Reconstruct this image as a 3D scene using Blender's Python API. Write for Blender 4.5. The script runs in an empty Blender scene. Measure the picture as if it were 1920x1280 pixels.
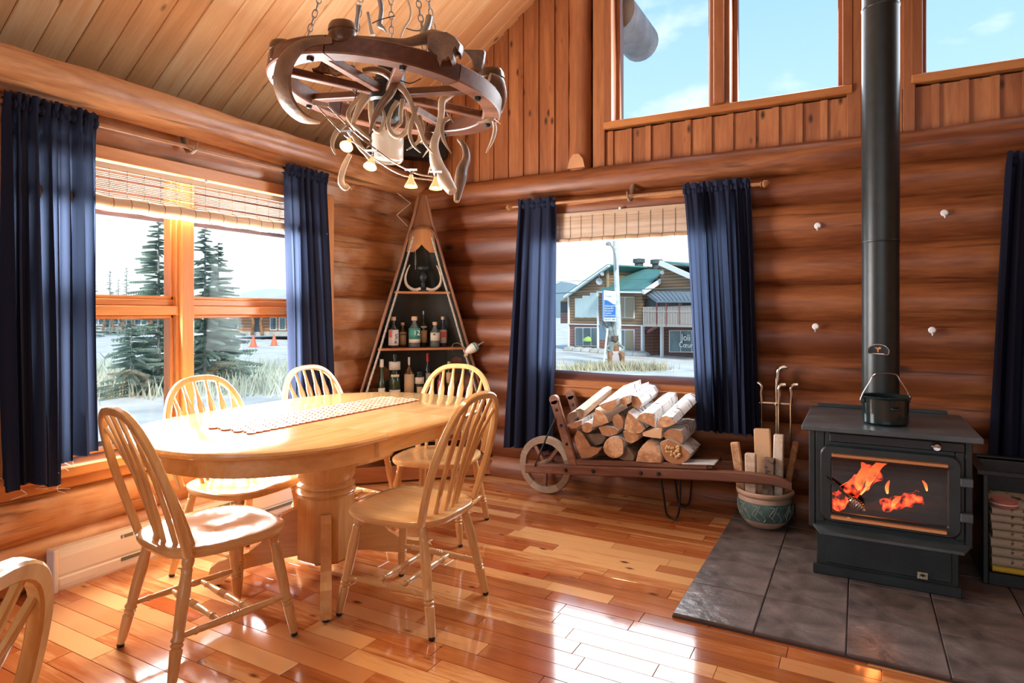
import bpy, bmesh, math, random
from mathutils import Vector, Matrix, noise
random.seed(7)
sc = bpy.context.scene
COL = sc.collection
PI = math.pi
# ---------------------------------------------------------------- camera
FPX, CX, HZ = 1180.0, 960.0, 585.0
TH = math.atan(650 / 1180)
F = Vector((-math.sin(TH), math.cos(TH), 0)); R = Vector((math.cos(TH), math.sin(TH), 0)); U = Vector((0, 0, 1))
C = Vector((3.22, -4.1584, 1.2512))
cam = bpy.data.cameras.new('camera'); co = bpy.data.objects.new('camera', cam); COL.objects.link(co)
co.location = C; co.rotation_euler = (PI / 2, 0, TH)
cam.sensor_width = 36; cam.lens = 36 * FPX / 1920
cam.shift_y = -(640 - HZ) / 1920; cam.clip_start = 0.05; cam.clip_end = 1000
sc.camera = co
# ---------------------------------------------------------------- world (partly cloudy daylight)
w = bpy.data.worlds.new('sky'); sc.world = w; w.use_nodes = True
nt = w.node_tree; nt.nodes.clear()
def N(t, **k):
    n = nt.nodes.new(t)
    for a, b in k.items(): setattr(n, a, b)
    return n
tc = N('ShaderNodeTexCoord'); sep = N('ShaderNodeSeparateXYZ'); nt.links.new(tc.outputs['Generated'], sep.inputs[0])
rmp = N('ShaderNodeValToRGB'); e = rmp.color_ramp.elements
e[0].position = 0.0; e[0].color = (0.90, 0.95, 0.98, 1); e[1].position = 0.55; e[1].color = (0.27, 0.52, 0.88, 1)
for p, c in ((0.13, (0.80, 0.90, 0.97, 1)), (0.27, (0.46, 0.70, 0.92, 1))):
    q = rmp.color_ramp.elements.new(p); q.color = c
nt.links.new(sep.outputs[2], rmp.inputs[0])
mp = N('ShaderNodeMapping'); mp.inputs['Scale'].default_value = (3.2, 3.2, 6.5); mp.inputs['Location'].default_value = (0.35, 0.1, 0.2)
nz = N('ShaderNodeTexNoise'); nz.inputs['Scale'].default_value = 1.3; nz.inputs['Detail'].default_value = 8; nz.inputs['Roughness'].default_value = 0.55
nt.links.new(tc.outputs['Generated'], mp.inputs[0]); nt.links.new(mp.outputs[0], nz.inputs['Vector'])
cr = N('ShaderNodeValToRGB'); cr.color_ramp.elements[0].position = 0.53; cr.color_ramp.elements[1].position = 0.72
nt.links.new(nz.outputs['Fac'], cr.inputs[0])
mx = N('ShaderNodeMix', data_type='RGBA'); mx.inputs[7].default_value = (0.93, 0.96, 1.0, 1)
nt.links.new(cr.outputs[0], mx.inputs[0]); nt.links.new(rmp.outputs[0], mx.inputs[6])
bg = N('ShaderNodeBackground'); bg.inputs[1].default_value = 1.15
out = N('ShaderNodeOutputWorld'); nt.links.new(mx.outputs[2], bg.inputs[0]); nt.links.new(bg.outputs[0], out.inputs[0])
# ---------------------------------------------------------------- daylight entering by the windows, an added rear fill and outdoor sun
def area(name, loc, look, sx, sy, watts, col=(1, 1, 1), spread=180):
    l = bpy.data.lights.new(name, 'AREA'); l.shape = 'RECTANGLE'; l.size = sx; l.size_y = sy; l.energy = watts; l.color = col
    l.spread = math.radians(spread)
    o = bpy.data.objects.new(name, l); COL.objects.link(o); o.location = loc
    o.rotation_euler = Vector(look).to_track_quat('-Z', 'Y').to_euler()
    return o
for (y0_, y1_) in ((-2.72, -2.05), (-1.94, -1.28)):
    for (z0_, z1_) in ((.60, 1.20), (1.36, 1.95)):
        area('daylight_side_window', (.012, (y0_ + y1_) / 2, (z0_ + z1_) / 2), (1, 0, .10), y1_ - y0_, z1_ - z0_, 52, (1.0, .98, .96))
area('daylight_centre_window', (1.82, -.02, 1.36), (0, -1, .05), 1.28, 1.0, 44, (.95, .98, 1.0))
for x0_, x1_ in ((1.75, 2.36), (2.52, 3.12), (3.60, 4.85)):
    area('daylight_gable_window', ((x0_ + x1_) / 2, .12, 3.3), (0, -1, -.1), x1_ - x0_, 1.35, 26, (.86, .93, 1.0))
area('rear_fill', (3.6, -7.7, 2.2), (0, 1, 0.0), 4.8, 2.4, 36, (1.0, .96, .9))  # unseen fill light added behind the camera
sun = bpy.data.lights.new('outdoor_fill_sun', 'SUN'); sun.energy = 3.7; sun.angle = math.radians(12); sun.color = (1, .95, .86)  # added from behind right to brighten the outdoors, aimed clear of the visible room
so_ = bpy.data.objects.new('outdoor_fill_sun', sun); COL.objects.link(so_); so_.rotation_euler = Vector((-.55, .55, -.63)).to_track_quat('-Z', 'Y').to_euler()
# ---------------------------------------------------------------- colour management
vs = sc.view_settings
vs.view_transform = 'Standard'; vs.look = 'None'; vs.exposure = 0.26; vs.gamma = 1.0; vs.use_curve_mapping = False
sc.cycles.use_denoising = True
sc.cycles.use_adaptive_sampling = True; sc.cycles.adaptive_threshold = .06; sc.cycles.max_bounces = 6; sc.cycles.diffuse_bounces = 4; sc.cycles.glossy_bounces = 3; sc.cycles.transparent_max_bounces = 16; sc.cycles.caustics_reflective = False; sc.cycles.caustics_refractive = False
sc.cycles.sample_clamp_indirect = 6.0

# ================================================================ helpers
def ray(u, v): return F + R * ((u - CX) / FPX) + U * ((HZ - v) / FPX)
def on_x(u, v, x=0.0): d = ray(u, v); return C + d * ((x - C.x) / d.x)
def on_y(u, v, y=0.0): d = ray(u, v); return C + d * ((y - C.y) / d.y)
def on_z(u, v, z=0.0): d = ray(u, v); return C + d * ((z - C.z) / d.z)
def at(u, v, Z): return C + ray(u, v) * Z
def proj(p):
    d = Vector(p) - C; z = d.dot(F)
    return (CX + FPX * d.dot(R) / z, HZ - FPX * d.z / z, z) if z > 0.05 else (-1e5, -1e5, z)
def lerp(a, b, t): return a + (b - a) * t

class MB:
    def __init__(s): s.v = []; s.f = []; s.m = []; s.sm = []
    def add(s, vs, fs, mi=0, smooth=False):
        b = len(s.v); s.v += [tuple(p) for p in vs]
        for f in fs: s.f.append(tuple(i + b for i in f)); s.m.append(mi); s.sm.append(smooth)
        return s
    def box(s, c, sz, rot=None, b=0.0, mi=0):
        hx, hy, hz = sz[0] / 2, sz[1] / 2, sz[2] / 2; c = Vector(c)
        M = rot if rot is not None else Matrix.Identity(3)
        if b <= 0:
            vs = [c + M @ Vector((x * hx, y * hy, z * hz)) for z in (-1, 1) for y in (-1, 1) for x in (-1, 1)]
            return s.add(vs, [(0, 2, 3, 1), (4, 5, 7, 6), (0, 1, 5, 4), (2, 6, 7, 3), (0, 4, 6, 2), (1, 3, 7, 5)], mi)
        b = min(b, hx * .95, hy * .95, hz * .95)
        idx = {}; vs = []
        for x in (-1, 1):
            for y in (-1, 1):
                for z in (-1, 1):
                    for a in range(3):
                        q = [x * hx, y * hy, z * hz]
                        for k in range(3):
                            if k != a: q[k] -= (x, y, z)[k] * b
                        idx[(x, y, z, a)] = len(vs); vs.append(c + M @ Vector(q))
        fs = []
        I = lambda x, y, z, a: idx[(x, y, z, a)]
        for t in (-1, 1):
            q = [I(t, -1, -1, 0), I(t, 1, -1, 0), I(t, 1, 1, 0), I(t, -1, 1, 0)]; fs.append(q if t > 0 else q[::-1])
            q = [I(-1, t, -1, 1), I(-1, t, 1, 1), I(1, t, 1, 1), I(1, t, -1, 1)]; fs.append(q if t > 0 else q[::-1])
            q = [I(-1, -1, t, 2), I(1, -1, t, 2), I(1, 1, t, 2), I(-1, 1, t, 2)]; fs.append(q if t > 0 else q[::-1])
        for p in (-1, 1):
            for q in (-1, 1):
                g = p * q
                f = [I(p, q, -1, 0), I(p, q, -1, 1), I(p, q, 1, 1), I(p, q, 1, 0)]; fs.append(f if g > 0 else f[::-1])
                f = [I(p, -1, q, 2), I(p, -1, q, 0), I(p, 1, q, 0), I(p, 1, q, 2)]; fs.append(f[::-1] if g < 0 else f)
                f = [I(-1, p, q, 1), I(-1, p, q, 2), I(1, p, q, 2), I(1, p, q, 1)]; fs.append(f[::-1] if g < 0 else f)
                for r in (-1, 1):
                    f = [I(p, q, r, 0), I(p, q, r, 1), I(p, q, r, 2)]; fs.append(f if p * q * r > 0 else f[::-1])
        return s.add(vs, fs, mi)
    def bar(s, p0, p1, wd, ht, up=(0, 0, 1), b=0.0, mi=0):
        p0 = Vector(p0); p1 = Vector(p1); x = (p1 - p0); L = x.length; x.normalize()
        up = Vector(up)
        if abs(up.dot(x)) > .98: up = Vector((1, 0, 0))
        y = up.cross(x).normalized(); z = x.cross(y)
        M = Matrix((x, y, z)).transposed()
        return s.box((p0 + p1) / 2, (L, wd, ht), M, b, mi)
    def tube(s, pts, r, n=8, cap=True, closed=False, mi=0, flat=1.0, up=None):
        pts = [Vector(p) for p in pts]; m = len(pts)
        rr = r if hasattr(r, '__len__') else [r] * m
        rings = []; prev = None
        for i in range(m):
            if closed: t = pts[(i + 1) % m] - pts[i - 1]
            else: t = pts[min(i + 1, m - 1)] - pts[max(i - 1, 0)]
            if t.length < 1e-9: t = Vector((0, 0, 1))
            t.normalize()
            if prev is None:
                a = Vector(up) if up is not None else (Vector((0, 0, 1)) if abs(t.z) < .9 else Vector((1, 0, 0)))
            else: a = prev
            a = (a - t * a.dot(t))
            if a.length < 1e-6: a = t.orthogonal()
            a.normalize(); prev = a; bb = t.cross(a)
            rings.append([pts[i] + (a * math.cos(2 * PI * k / n) * flat + bb * math.sin(2 * PI * k / n)) * rr[i] for k in range(n)])
        vs = [p for g in rings for p in g]; fs = []
        for i in range(m if closed else m - 1):
            j = (i + 1) % m
            for k in range(n):
                k2 = (k + 1) % n; fs.append((i * n + k, i * n + k2, j * n + k2, j * n + k))
        if cap and not closed: fs.append(tuple(range(n))[::-1]); fs.append(tuple((m - 1) * n + k for k in range(n)))
        return s.add(vs, fs, mi, True)
    def lathe(s, prof, n=24, M=None, mi=0, cap=True):
        vs = []; fs = []; m = len(prof); M = M or Matrix.Identity(4)
        for r_, z_ in prof:
            for k in range(n): a = 2 * PI * k / n; vs.append(M @ Vector((r_ * math.cos(a), r_ * math.sin(a), z_)))
        for i in range(m - 1):
            for k in range(n): k2 = (k + 1) % n; fs.append((i * n + k, i * n + k2, (i + 1) * n + k2, (i + 1) * n + k))
        if cap:
            if prof[0][0] > 1e-5: fs.append(tuple(range(n))[::-1])
            if prof[-1][0] > 1e-5: fs.append(tuple((m - 1) * n + k for k in range(n)))
        return s.add(vs, fs, mi, True)
    def turned(s, p0, p1, prof, n=10, mi=0):
        """prof: list of (t along 0..1, radius)"""
        p0 = Vector(p0); p1 = Vector(p1); z = (p1 - p0); L = z.length; q = z.to_track_quat('Z', 'Y')
        M = Matrix.Translation(p0) @ q.to_matrix().to_4x4()
        return s.lathe([(r_, t * L) for t, r_ in prof], n, M, mi)
    def prism(s, poly, d, M=None, mi=0, inset=0.0):
        """poly in local xy, extruded along local z from 0 to d"""
        M = M or Matrix.Identity(4); n = len(poly)
        vs = [M @ Vector((p[0], p[1], 0)) for p in poly] + [M @ Vector((p[0], p[1], d)) for p in poly]
        fs = [tuple(range(n))[::-1], tuple(range(n, 2 * n))] + [(i, (i + 1) % n, n + (i + 1) % n, n + i) for i in range(n)]
        return s.add(vs, fs, mi)
    def grid(s, fn, nu, nv, mi=0, smooth=True):
        vs = [fn(i / nu, j / nv) for j in range(nv + 1) for i in range(nu + 1)]
        fs = [(j * (nu + 1) + i, j * (nu + 1) + i + 1, (j + 1) * (nu + 1) + i + 1, (j + 1) * (nu + 1) + i) for j in range(nv) for i in range(nu)]
        return s.add(vs, fs, mi, smooth)
    def mesh(s, name, mats, angle=38, smooth=None):
        me = bpy.data.meshes.new(name); me.from_pydata(s.v, [], s.f)
        for m in (mats if isinstance(mats, (list, tuple)) else [mats]): me.materials.append(m)
        sm = s.sm if smooth is None else [smooth] * len(s.f)
        me.polygons.foreach_set('material_index', s.m); me.polygons.foreach_set('use_smooth', sm)
        bm = bmesh.new(); bm.from_mesh(me); bmesh.ops.recalc_face_normals(bm, faces=bm.faces); bm.to_mesh(me); bm.free()
        me.update()
        if any(sm): me.set_sharp_from_angle(angle=math.radians(angle))
        return me
    def build(s, name, mats, parent=None, loc=(0, 0, 0), rz=0.0, **k):
        return link(name, s.mesh(name, mats, **k), parent, loc, rz)

def link(name, me, parent=None, loc=(0, 0, 0), rz=0.0):
    o = bpy.data.objects.new(name, me); COL.objects.link(o)
    if parent is not None: o.parent = parent
    o.location = loc; o.rotation_euler = (0, 0, rz)
    return o
def thing(name, label, cat, loc=(0, 0, 0), rz=0.0, group=None):
    o = bpy.data.objects.new(name, None); COL.objects.link(o); o.empty_display_size = .1
    o.location = loc; o.rotation_euler = (0, 0, rz)
    return tag(o, label, cat, group)
def tag(o, label=None, cat=None, group=None, kind=None):
    if label: o['label'] = label
    if cat: o['category'] = cat
    if group: o['group'] = group
    if kind: o['kind'] = kind
    return o
def struct(o): o['kind'] = 'structure'; return o
def copy_tree(o, parent=None, keep=None):
    c = o.copy(); COL.objects.link(c); c.parent = parent
    for ch in list(o.children): copy_tree(ch, c)
    return c
def one(fn, *a, **k): m = MB(); getattr(m, fn)(*a, **k); return m
def text(name, s, size, mat, parent, M, ext=0.0006, align='CENTER', sx=1.0):
    cu = bpy.data.curves.new(name, 'FONT'); cu.body = s; cu.size = size; cu.align_x = align; cu.align_y = 'CENTER'; cu.extrude = ext; cu.resolution_u = 3
    t = bpy.data.objects.new(name, cu); COL.objects.link(t)
    dg = bpy.context.evaluated_depsgraph_get(); me = bpy.data.meshes.new_from_object(t.evaluated_get(dg))
    bpy.data.objects.remove(t); bpy.data.curves.remove(cu)
    me.transform(M @ Matrix.Diagonal((sx, 1, 1, 1))); me.materials.clear(); me.materials.append(mat)
    return link(name, me, parent)
def frame3(x, y, z, o=(0, 0, 0)):
    M = Matrix((Vector(x), Vector(y), Vector(z))).transposed().to_4x4(); M.translation = Vector(o); return M

# ================================================================ materials
def mat(name, col, rough=.5, metal=0.0, var=.0, vscale=8.0, bump=0.0, bscale=40.0, coat=0.0, spec=.5, emis=None, es=0.0, trans=0.0, alpha=1.0, stretch=(1, 1, 1)):
    m = bpy.data.materials.new(name); m.use_nodes = True; t = m.node_tree; p = t.nodes['Principled BSDF']
    p.inputs['Base Color'].default_value = (*col, 1); p.inputs['Roughness'].default_value = rough; p.inputs['Metallic'].default_value = metal
    p.inputs['Specular IOR Level'].default_value = spec; p.inputs['Coat Weight'].default_value = coat; p.inputs['Coat Roughness'].default_value = .08
    p.inputs['Transmission Weight'].default_value = trans; p.inputs['Alpha'].default_value = alpha
    if emis: p.inputs['Emission Color'].default_value = (*emis, 1); p.inputs['Emission Strength'].default_value = es
    if var > 0 or bump > 0:
        tcn = t.nodes.new('ShaderNodeTexCoord'); mpn = t.nodes.new('ShaderNodeMapping'); mpn.inputs['Scale'].default_value = stretch
        t.links.new(tcn.outputs['Object'], mpn.inputs[0])
    if var > 0:
        n = t.nodes.new('ShaderNodeTexNoise'); n.inputs['Scale'].default_value = vscale; n.inputs['Detail'].default_value = 5
        t.links.new(mpn.outputs[0], n.inputs['Vector'])
        r = t.nodes.new('ShaderNodeValToRGB'); r.color_ramp.elements[0].position = .3; r.color_ramp.elements[1].position = .7
        r.color_ramp.elements[0].color = (*[c * (1 - var) for c in col], 1); r.color_ramp.elements[1].color = (*[min(1, c * (1 + var)) for c in col], 1)
        t.links.new(n.outputs['Fac'], r.inputs[0]); t.links.new(r.outputs[0], p.inputs['Base Color'])
    if bump > 0:
        n2 = t.nodes.new('ShaderNodeTexNoise'); n2.inputs['Scale'].default_value = bscale; n2.inputs['Detail'].default_value = 4
        t.links.new(mpn.outputs[0], n2.inputs['Vector']); b = t.nodes.new('ShaderNodeBump'); b.inputs['Strength'].default_value = bump; b.inputs['Distance'].default_value = .01
        t.links.new(n2.outputs['Fac'], b.inputs['Height']); t.links.new(b.outputs[0], p.inputs['Normal'])
    return m

def wood(name, cols, axis=0, freq=9.0, stretch=9.0, rough=.3, tone=.35, hue=None, knots=0.0, kscale=3.0, bump=.15, coat=0.0, rnd='obj', weather=None, cracks=0.0):
    """grainy wood: cols = (dark, mid, light); axis = direction of the grain; tone = spread of brightness between pieces"""
    m = bpy.data.materials.new(name); m.use_nodes = True; t = m.node_tree; nn = t.nodes; L = t.links; p = nn['Principled BSDF']
    p.inputs['Roughness'].default_value = rough; p.inputs['Coat Weight'].default_value = coat; p.inputs['Coat Roughness'].default_value = .1
    tcn = nn.new('ShaderNodeTexCoord')
    if rnd == 'obj': oi = nn.new('ShaderNodeObjectInfo'); RND = oi.outputs['Random']
    else: oi = nn.new('ShaderNodeAttribute'); oi.attribute_name = 'rnd'; RND = oi.outputs['Fac']
    off = nn.new('ShaderNodeVectorMath'); off.operation = 'SCALE'; off.inputs[0].default_value = (37.0, 53.0, 71.0); L.new(RND, off.inputs['Scale'])
    add = nn.new('ShaderNodeVectorMath'); add.operation = 'ADD'; L.new(tcn.outputs['Object'], add.inputs[0]); L.new(off.outputs[0], add.inputs[1])
    mpn = nn.new('ShaderNodeMapping'); sc_ = [freq] * 3; sc_[axis] = freq / stretch; mpn.inputs['Scale'].default_value = sc_; L.new(add.outputs[0], mpn.inputs[0])
    n1 = nn.new('ShaderNodeTexNoise'); n1.inputs['Scale'].default_value = 1; n1.inputs['Detail'].default_value = 6; n1.inputs['Roughness'].default_value = .62; n1.inputs['Distortion'].default_value = .6
    L.new(mpn.outputs[0], n1.inputs['Vector'])
    n2 = nn.new('ShaderNodeTexNoise'); n2.inputs['Scale'].default_value = 7; n2.inputs['Detail'].default_value = 3; L.new(mpn.outputs[0], n2.inputs['Vector'])
    mixf = nn.new('ShaderNodeMath'); mixf.operation = 'MULTIPLY_ADD'; mixf.inputs[1].default_value = .3; L.new(n2.outputs['Fac'], mixf.inputs[0]); L.new(n1.outputs['Fac'], mixf.inputs[2])
    tn = nn.new('ShaderNodeMath'); tn.operation = 'MULTIPLY_ADD'; tn.inputs[1].default_value = tone; L.new(RND, tn.inputs[0]); L.new(mixf.outputs[0], tn.inputs[2])
    r = nn.new('ShaderNodeValToRGB'); a0 = .38; a1 = .95 + tone * .6
    r.color_ramp.elements[0].position = a0; r.color_ramp.elements[0].color = (*cols[0], 1); r.color_ramp.elements[1].position = min(1, a1); r.color_ramp.elements[1].color = (*cols[2], 1)
    q = r.color_ramp.elements.new(min(.98, (a0 + a1) / 2)); q.color = (*cols[1], 1)
    L.new(tn.outputs[0], r.inputs[0]); last = r.outputs[0]
    if hue:
        h = nn.new('ShaderNodeMix'); h.data_type = 'RGBA'; h.inputs[7].default_value = (*hue, 1)
        fr = nn.new('ShaderNodeMath'); fr.operation = 'MULTIPLY'; fr.inputs[1].default_value = 7.31; L.new(RND, fr.inputs[0])
        f2 = nn.new('ShaderNodeMath'); f2.operation = 'FRACT'; L.new(fr.outputs[0], f2.inputs[0]); f3 = nn.new('ShaderNodeMath'); f3.operation = 'POWER'; f3.inputs[1].default_value = 2.0; L.new(f2.outputs[0], f3.inputs[0])
        f4 = nn.new('ShaderNodeMath'); f4.operation = 'MULTIPLY'; f4.inputs[1].default_value = .85; L.new(f3.outputs[0], f4.inputs[0])
        L.new(f4.outputs[0], h.inputs[0]); L.new(last, h.inputs[6]); last = h.outputs[2]
    if weather:
        n4 = nn.new('ShaderNodeTexNoise'); n4.inputs['Scale'].default_value = 2.2; n4.inputs['Detail'].default_value = 6; L.new(add.outputs[0], n4.inputs['Vector'])
        rw = nn.new('ShaderNodeValToRGB'); rw.color_ramp.elements[0].position = .5; rw.color_ramp.elements[1].position = .68; L.new(n4.outputs['Fac'], rw.inputs[0])
        h2 = nn.new('ShaderNodeMix'); h2.data_type = 'RGBA'; h2.inputs[7].default_value = (*weather, 1); L.new(rw.outputs[0], h2.inputs[0]); L.new(last, h2.inputs[6]); last = h2.outputs[2]
    if cracks > 0:
        mc = nn.new('ShaderNodeMapping'); s5 = [34.0] * 3; s5[axis] = 1.1; mc.inputs['Scale'].default_value = s5; L.new(add.outputs[0], mc.inputs[0])
        n5 = nn.new('ShaderNodeTexNoise'); n5.inputs['Scale'].default_value = 1; n5.inputs['Detail'].default_value = 3; n5.inputs['Distortion'].default_value = .8; L.new(mc.outputs[0], n5.inputs['Vector'])
        rc = nn.new('ShaderNodeValToRGB'); rc.color_ramp.elements[0].position = .60; rc.color_ramp.elements[1].position = .72; rc.color_ramp.elements[1].color = (cracks, cracks, cracks, 1); L.new(n5.outputs['Fac'], rc.inputs[0])
        h5 = nn.new('ShaderNodeMix'); h5.data_type = 'RGBA'; h5.inputs[7].default_value = (*[c * .35 for c in cols[0]], 1); L.new(rc.outputs[0], h5.inputs[0]); L.new(last, h5.inputs[6]); last = h5.outputs[2]
    if knots > 0:
        mk = nn.new('ShaderNodeMapping'); s3 = [kscale * 2.2] * 3; s3[axis] = kscale; mk.inputs['Scale'].default_value = s3; L.new(add.outputs[0], mk.inputs[0])
        v = nn.new('ShaderNodeTexVoronoi'); v.inputs['Scale'].default_value = 1; L.new(mk.outputs[0], v.inputs['Vector'])
        rk = nn.new('ShaderNodeValToRGB'); rk.color_ramp.elements[0].position = knots * .35; rk.color_ramp.elements[0].color = (1, 1, 1, 1); rk.color_ramp.elements[1].position = knots; rk.color_ramp.elements[1].color = (0, 0, 0, 1)
        L.new(v.outputs['Distance'], rk.inputs[0])
        h3 = nn.new('ShaderNodeMix'); h3.data_type = 'RGBA'; h3.inputs[7].default_value = (*[c * .3 for c in cols[0]], 1)
        L.new(rk.outputs[0], h3.inputs[0]); L.new(last, h3.inputs[6]); last = h3.outputs[2]
    L.new(last, p.inputs['Base Color'])
    if bump > 0:
        b = nn.new('ShaderNodeBump'); b.inputs['Strength'].default_value = bump; b.inputs['Distance'].default_value = .004; L.new(n1.outputs['Fac'], b.inputs['Height']); L.new(b.outputs[0], p.inputs['Normal'])
    return m
def glass(name, tint=(1, 1, 1), refl=.07):
    m = bpy.data.materials.new(name); m.use_nodes = True; t = m.node_tree; t.nodes.clear()
    o = t.nodes.new('ShaderNodeOutputMaterial'); a = t.nodes.new('ShaderNodeBsdfTransparent'); a.inputs[0].default_value = (*tint, 1)
    g = t.nodes.new('ShaderNodeBsdfGlossy'); g.inputs['Roughness'].default_value = .02; x = t.nodes.new('ShaderNodeMixShader'); x.inputs[0].default_value = refl
    t.links.new(a.outputs[0], x.inputs[1]); t.links.new(g.outputs[0], x.inputs[2]); t.links.new(x.outputs[0], o.inputs[0])
    return m
def cloth(name, col, tcol, fac=.45, bscale=500):
    m = bpy.data.materials.new(name); m.use_nodes = True; t = m.node_tree; t.nodes.clear()
    o = t.nodes.new('ShaderNodeOutputMaterial'); d = t.nodes.new('ShaderNodeBsdfDiffuse'); d.inputs[0].default_value = (*col, 1)
    tr = t.nodes.new('ShaderNodeBsdfTranslucent'); tr.inputs[0].default_value = (*tcol, 1)
    tcn = t.nodes.new('ShaderNodeTexCoord'); n = t.nodes.new('ShaderNodeTexNoise'); n.inputs['Scale'].default_value = bscale; n.inputs['Detail'].default_value = 2
    mpn = t.nodes.new('ShaderNodeMapping'); mpn.inputs['Scale'].default_value = (1, 1, .08); t.links.new(tcn.outputs['Object'], mpn.inputs[0]); t.links.new(mpn.outputs[0], n.inputs['Vector'])
    b = t.nodes.new('ShaderNodeBump'); b.inputs['Strength'].default_value = .25; b.inputs['Distance'].default_value = .002; t.links.new(n.outputs['Fac'], b.inputs['Height']); t.links.new(b.outputs[0], d.inputs['Normal'])
    x = t.nodes.new('ShaderNodeMixShader'); x.inputs[0].default_value = fac
    t.links.new(d.outputs[0], x.inputs[1]); t.links.new(tr.outputs[0], x.inputs[2]); t.links.new(x.outputs[0], o.inputs[0])
    return m

M = {}
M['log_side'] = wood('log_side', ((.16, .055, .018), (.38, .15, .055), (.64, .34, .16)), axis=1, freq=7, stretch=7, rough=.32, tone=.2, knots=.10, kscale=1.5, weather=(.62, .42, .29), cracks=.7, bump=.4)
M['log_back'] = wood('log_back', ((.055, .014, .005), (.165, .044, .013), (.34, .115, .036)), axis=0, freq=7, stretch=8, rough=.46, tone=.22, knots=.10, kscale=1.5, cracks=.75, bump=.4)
M['board'] = wood('board', ((.16, .045, .014), (.33, .11, .036), (.48, .19, .068)), axis=2, freq=10, stretch=10, rough=.45, tone=.25, knots=.17, kscale=4.5)
M['ceil'] = wood('ceiling_pine', ((.60, .28, .10), (.78, .42, .19), (.88, .58, .31)), axis=0, freq=11, stretch=12, rough=.4, tone=.25, knots=.12, kscale=3.2)
FL = ((.20, .048, .012), (.47, .155, .044), (.72, .37, .145))
M['floor'] = wood('floor_plank', FL, axis=0, freq=11, stretch=9, rough=.10, tone=.55, hue=(.36, .072, .016), knots=.13, kscale=4.0, bump=.06, coat=.4)
M['floor_f'] = wood('floor_plank_field', FL, axis=0, freq=11, stretch=9, rough=.10, tone=.55, hue=(.36, .072, .016), knots=.13, kscale=4.0, bump=.06, coat=.4, rnd='attr')
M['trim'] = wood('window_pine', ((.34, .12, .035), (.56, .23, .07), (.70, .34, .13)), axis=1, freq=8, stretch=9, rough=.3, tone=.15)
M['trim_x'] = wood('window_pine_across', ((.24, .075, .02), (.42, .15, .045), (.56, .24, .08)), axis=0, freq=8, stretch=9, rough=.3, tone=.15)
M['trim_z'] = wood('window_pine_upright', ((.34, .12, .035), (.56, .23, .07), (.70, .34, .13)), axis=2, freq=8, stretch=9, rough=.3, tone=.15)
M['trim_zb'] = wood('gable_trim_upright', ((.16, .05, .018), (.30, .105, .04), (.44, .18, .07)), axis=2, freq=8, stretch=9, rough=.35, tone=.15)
OAK = ((.50, .25, .085), (.68, .39, .155), (.80, .53, .26))
M['oak_x'] = wood('oak_x', OAK, axis=0, freq=9, stretch=9, rough=.16, tone=.12, bump=.04, coat=.3)
M['oak_y'] = wood('oak_y', OAK, axis=1, freq=9, stretch=9, rough=.16, tone=.12, bump=.04, coat=.3)
M['oak_z'] = wood('oak_z', OAK, axis=2, freq=9, stretch=9, rough=.18, tone=.12, bump=.04, coat=.3)
M['glass'] = glass('window_glass', (.98, 1, 1), .008)
M['dark'] = mat('dark_gap', (.02, .014, .01), .9)
M['back'] = mat('log_wall_core', (.10, .04, .016), .9)
M['black'] = mat('black_iron', (.012, .014, .015), .45, .0, .3, 30, .1, 200)
M['white'] = mat('white_enamel', (.80, .82, .83), .35)
M['grey'] = mat('grey_metal', (.35, .36, .36), .4, .6)
M['chrome'] = mat('polished_chrome', (.80, .80, .80), .12, 1.0)
M['brass'] = mat('aged_brass', (.62, .50, .33), .25, 1.0)
M['curtain'] = cloth('navy_curtain', (.020, .024, .046), (.10, .14, .25), .14)
M['rod'] = mat('curtain_rod', (.33, .15, .06), .4, .0, .2, 20)
M['antler'] = mat('antler_bone', (.50, .38, .26), .35, 0, .35, 9, .2, 60)
M['antler_d'] = mat('antler_brown', (.22, .13, .08), .4, 0, .4, 10, .25, 60)
M['bone'] = mat('pale_bone', (.72, .60, .46), .4, 0, .2, 10, .15, 60)
# ================================================================ ROOM SHELL
RIDGE, XR, YB = 3.35, 6.7, -7.8
def zc(x): return 2.81 + .7 * (x if x <= RIDGE else 2 * RIDGE - x)
def rbox(m, x0, x1, y0, y1, z0, z1, b=0, mi=0): return m.box(((x0 + x1) / 2, (y0 + y1) / 2, (z0 + z1) / 2), (abs(x1 - x0), abs(y1 - y0), abs(z1 - z0)), None, b, mi)
def log(parent, axis, a0, a1, other, z, r, mt, seed, name='log', rough=.006):
    n = 18; seg = max(2, int(abs(a1 - a0) / .16)); m = MB(); vs = []; fs = []
    for i in range(seg + 1):
        a = lerp(a0, a1, i / seg)
        for k in range(n):
            t = 2 * PI * k / n
            rr = r + rough * 1.6 * noise.noise(Vector((a * 1.3, seed * 7.7, math.cos(t) * .8 + 3))) + rough * noise.noise(Vector((a * 5, seed * 3.1 + math.sin(t) * 2, math.cos(t) * 2)))
            o = other + rr * math.cos(t); h = z + rr * math.sin(t) + .008 * noise.noise(Vector((a * .7, seed * 5.3, 0)))
            vs.append((o, a, h) if axis == 'y' else (a, o, h))
    for i in range(seg):
        for k in range(n): k2 = (k + 1) % n; fs.append((i * n + k, i * n + k2, (i + 1) * n + k2, (i + 1) * n + k))
    fs.append(tuple(range(n))[::-1]); fs.append(tuple(seg * n + k for k in range(n)))
    m.add(vs, fs, 0, True)
    return m.build(name, mt, parent)
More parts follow.
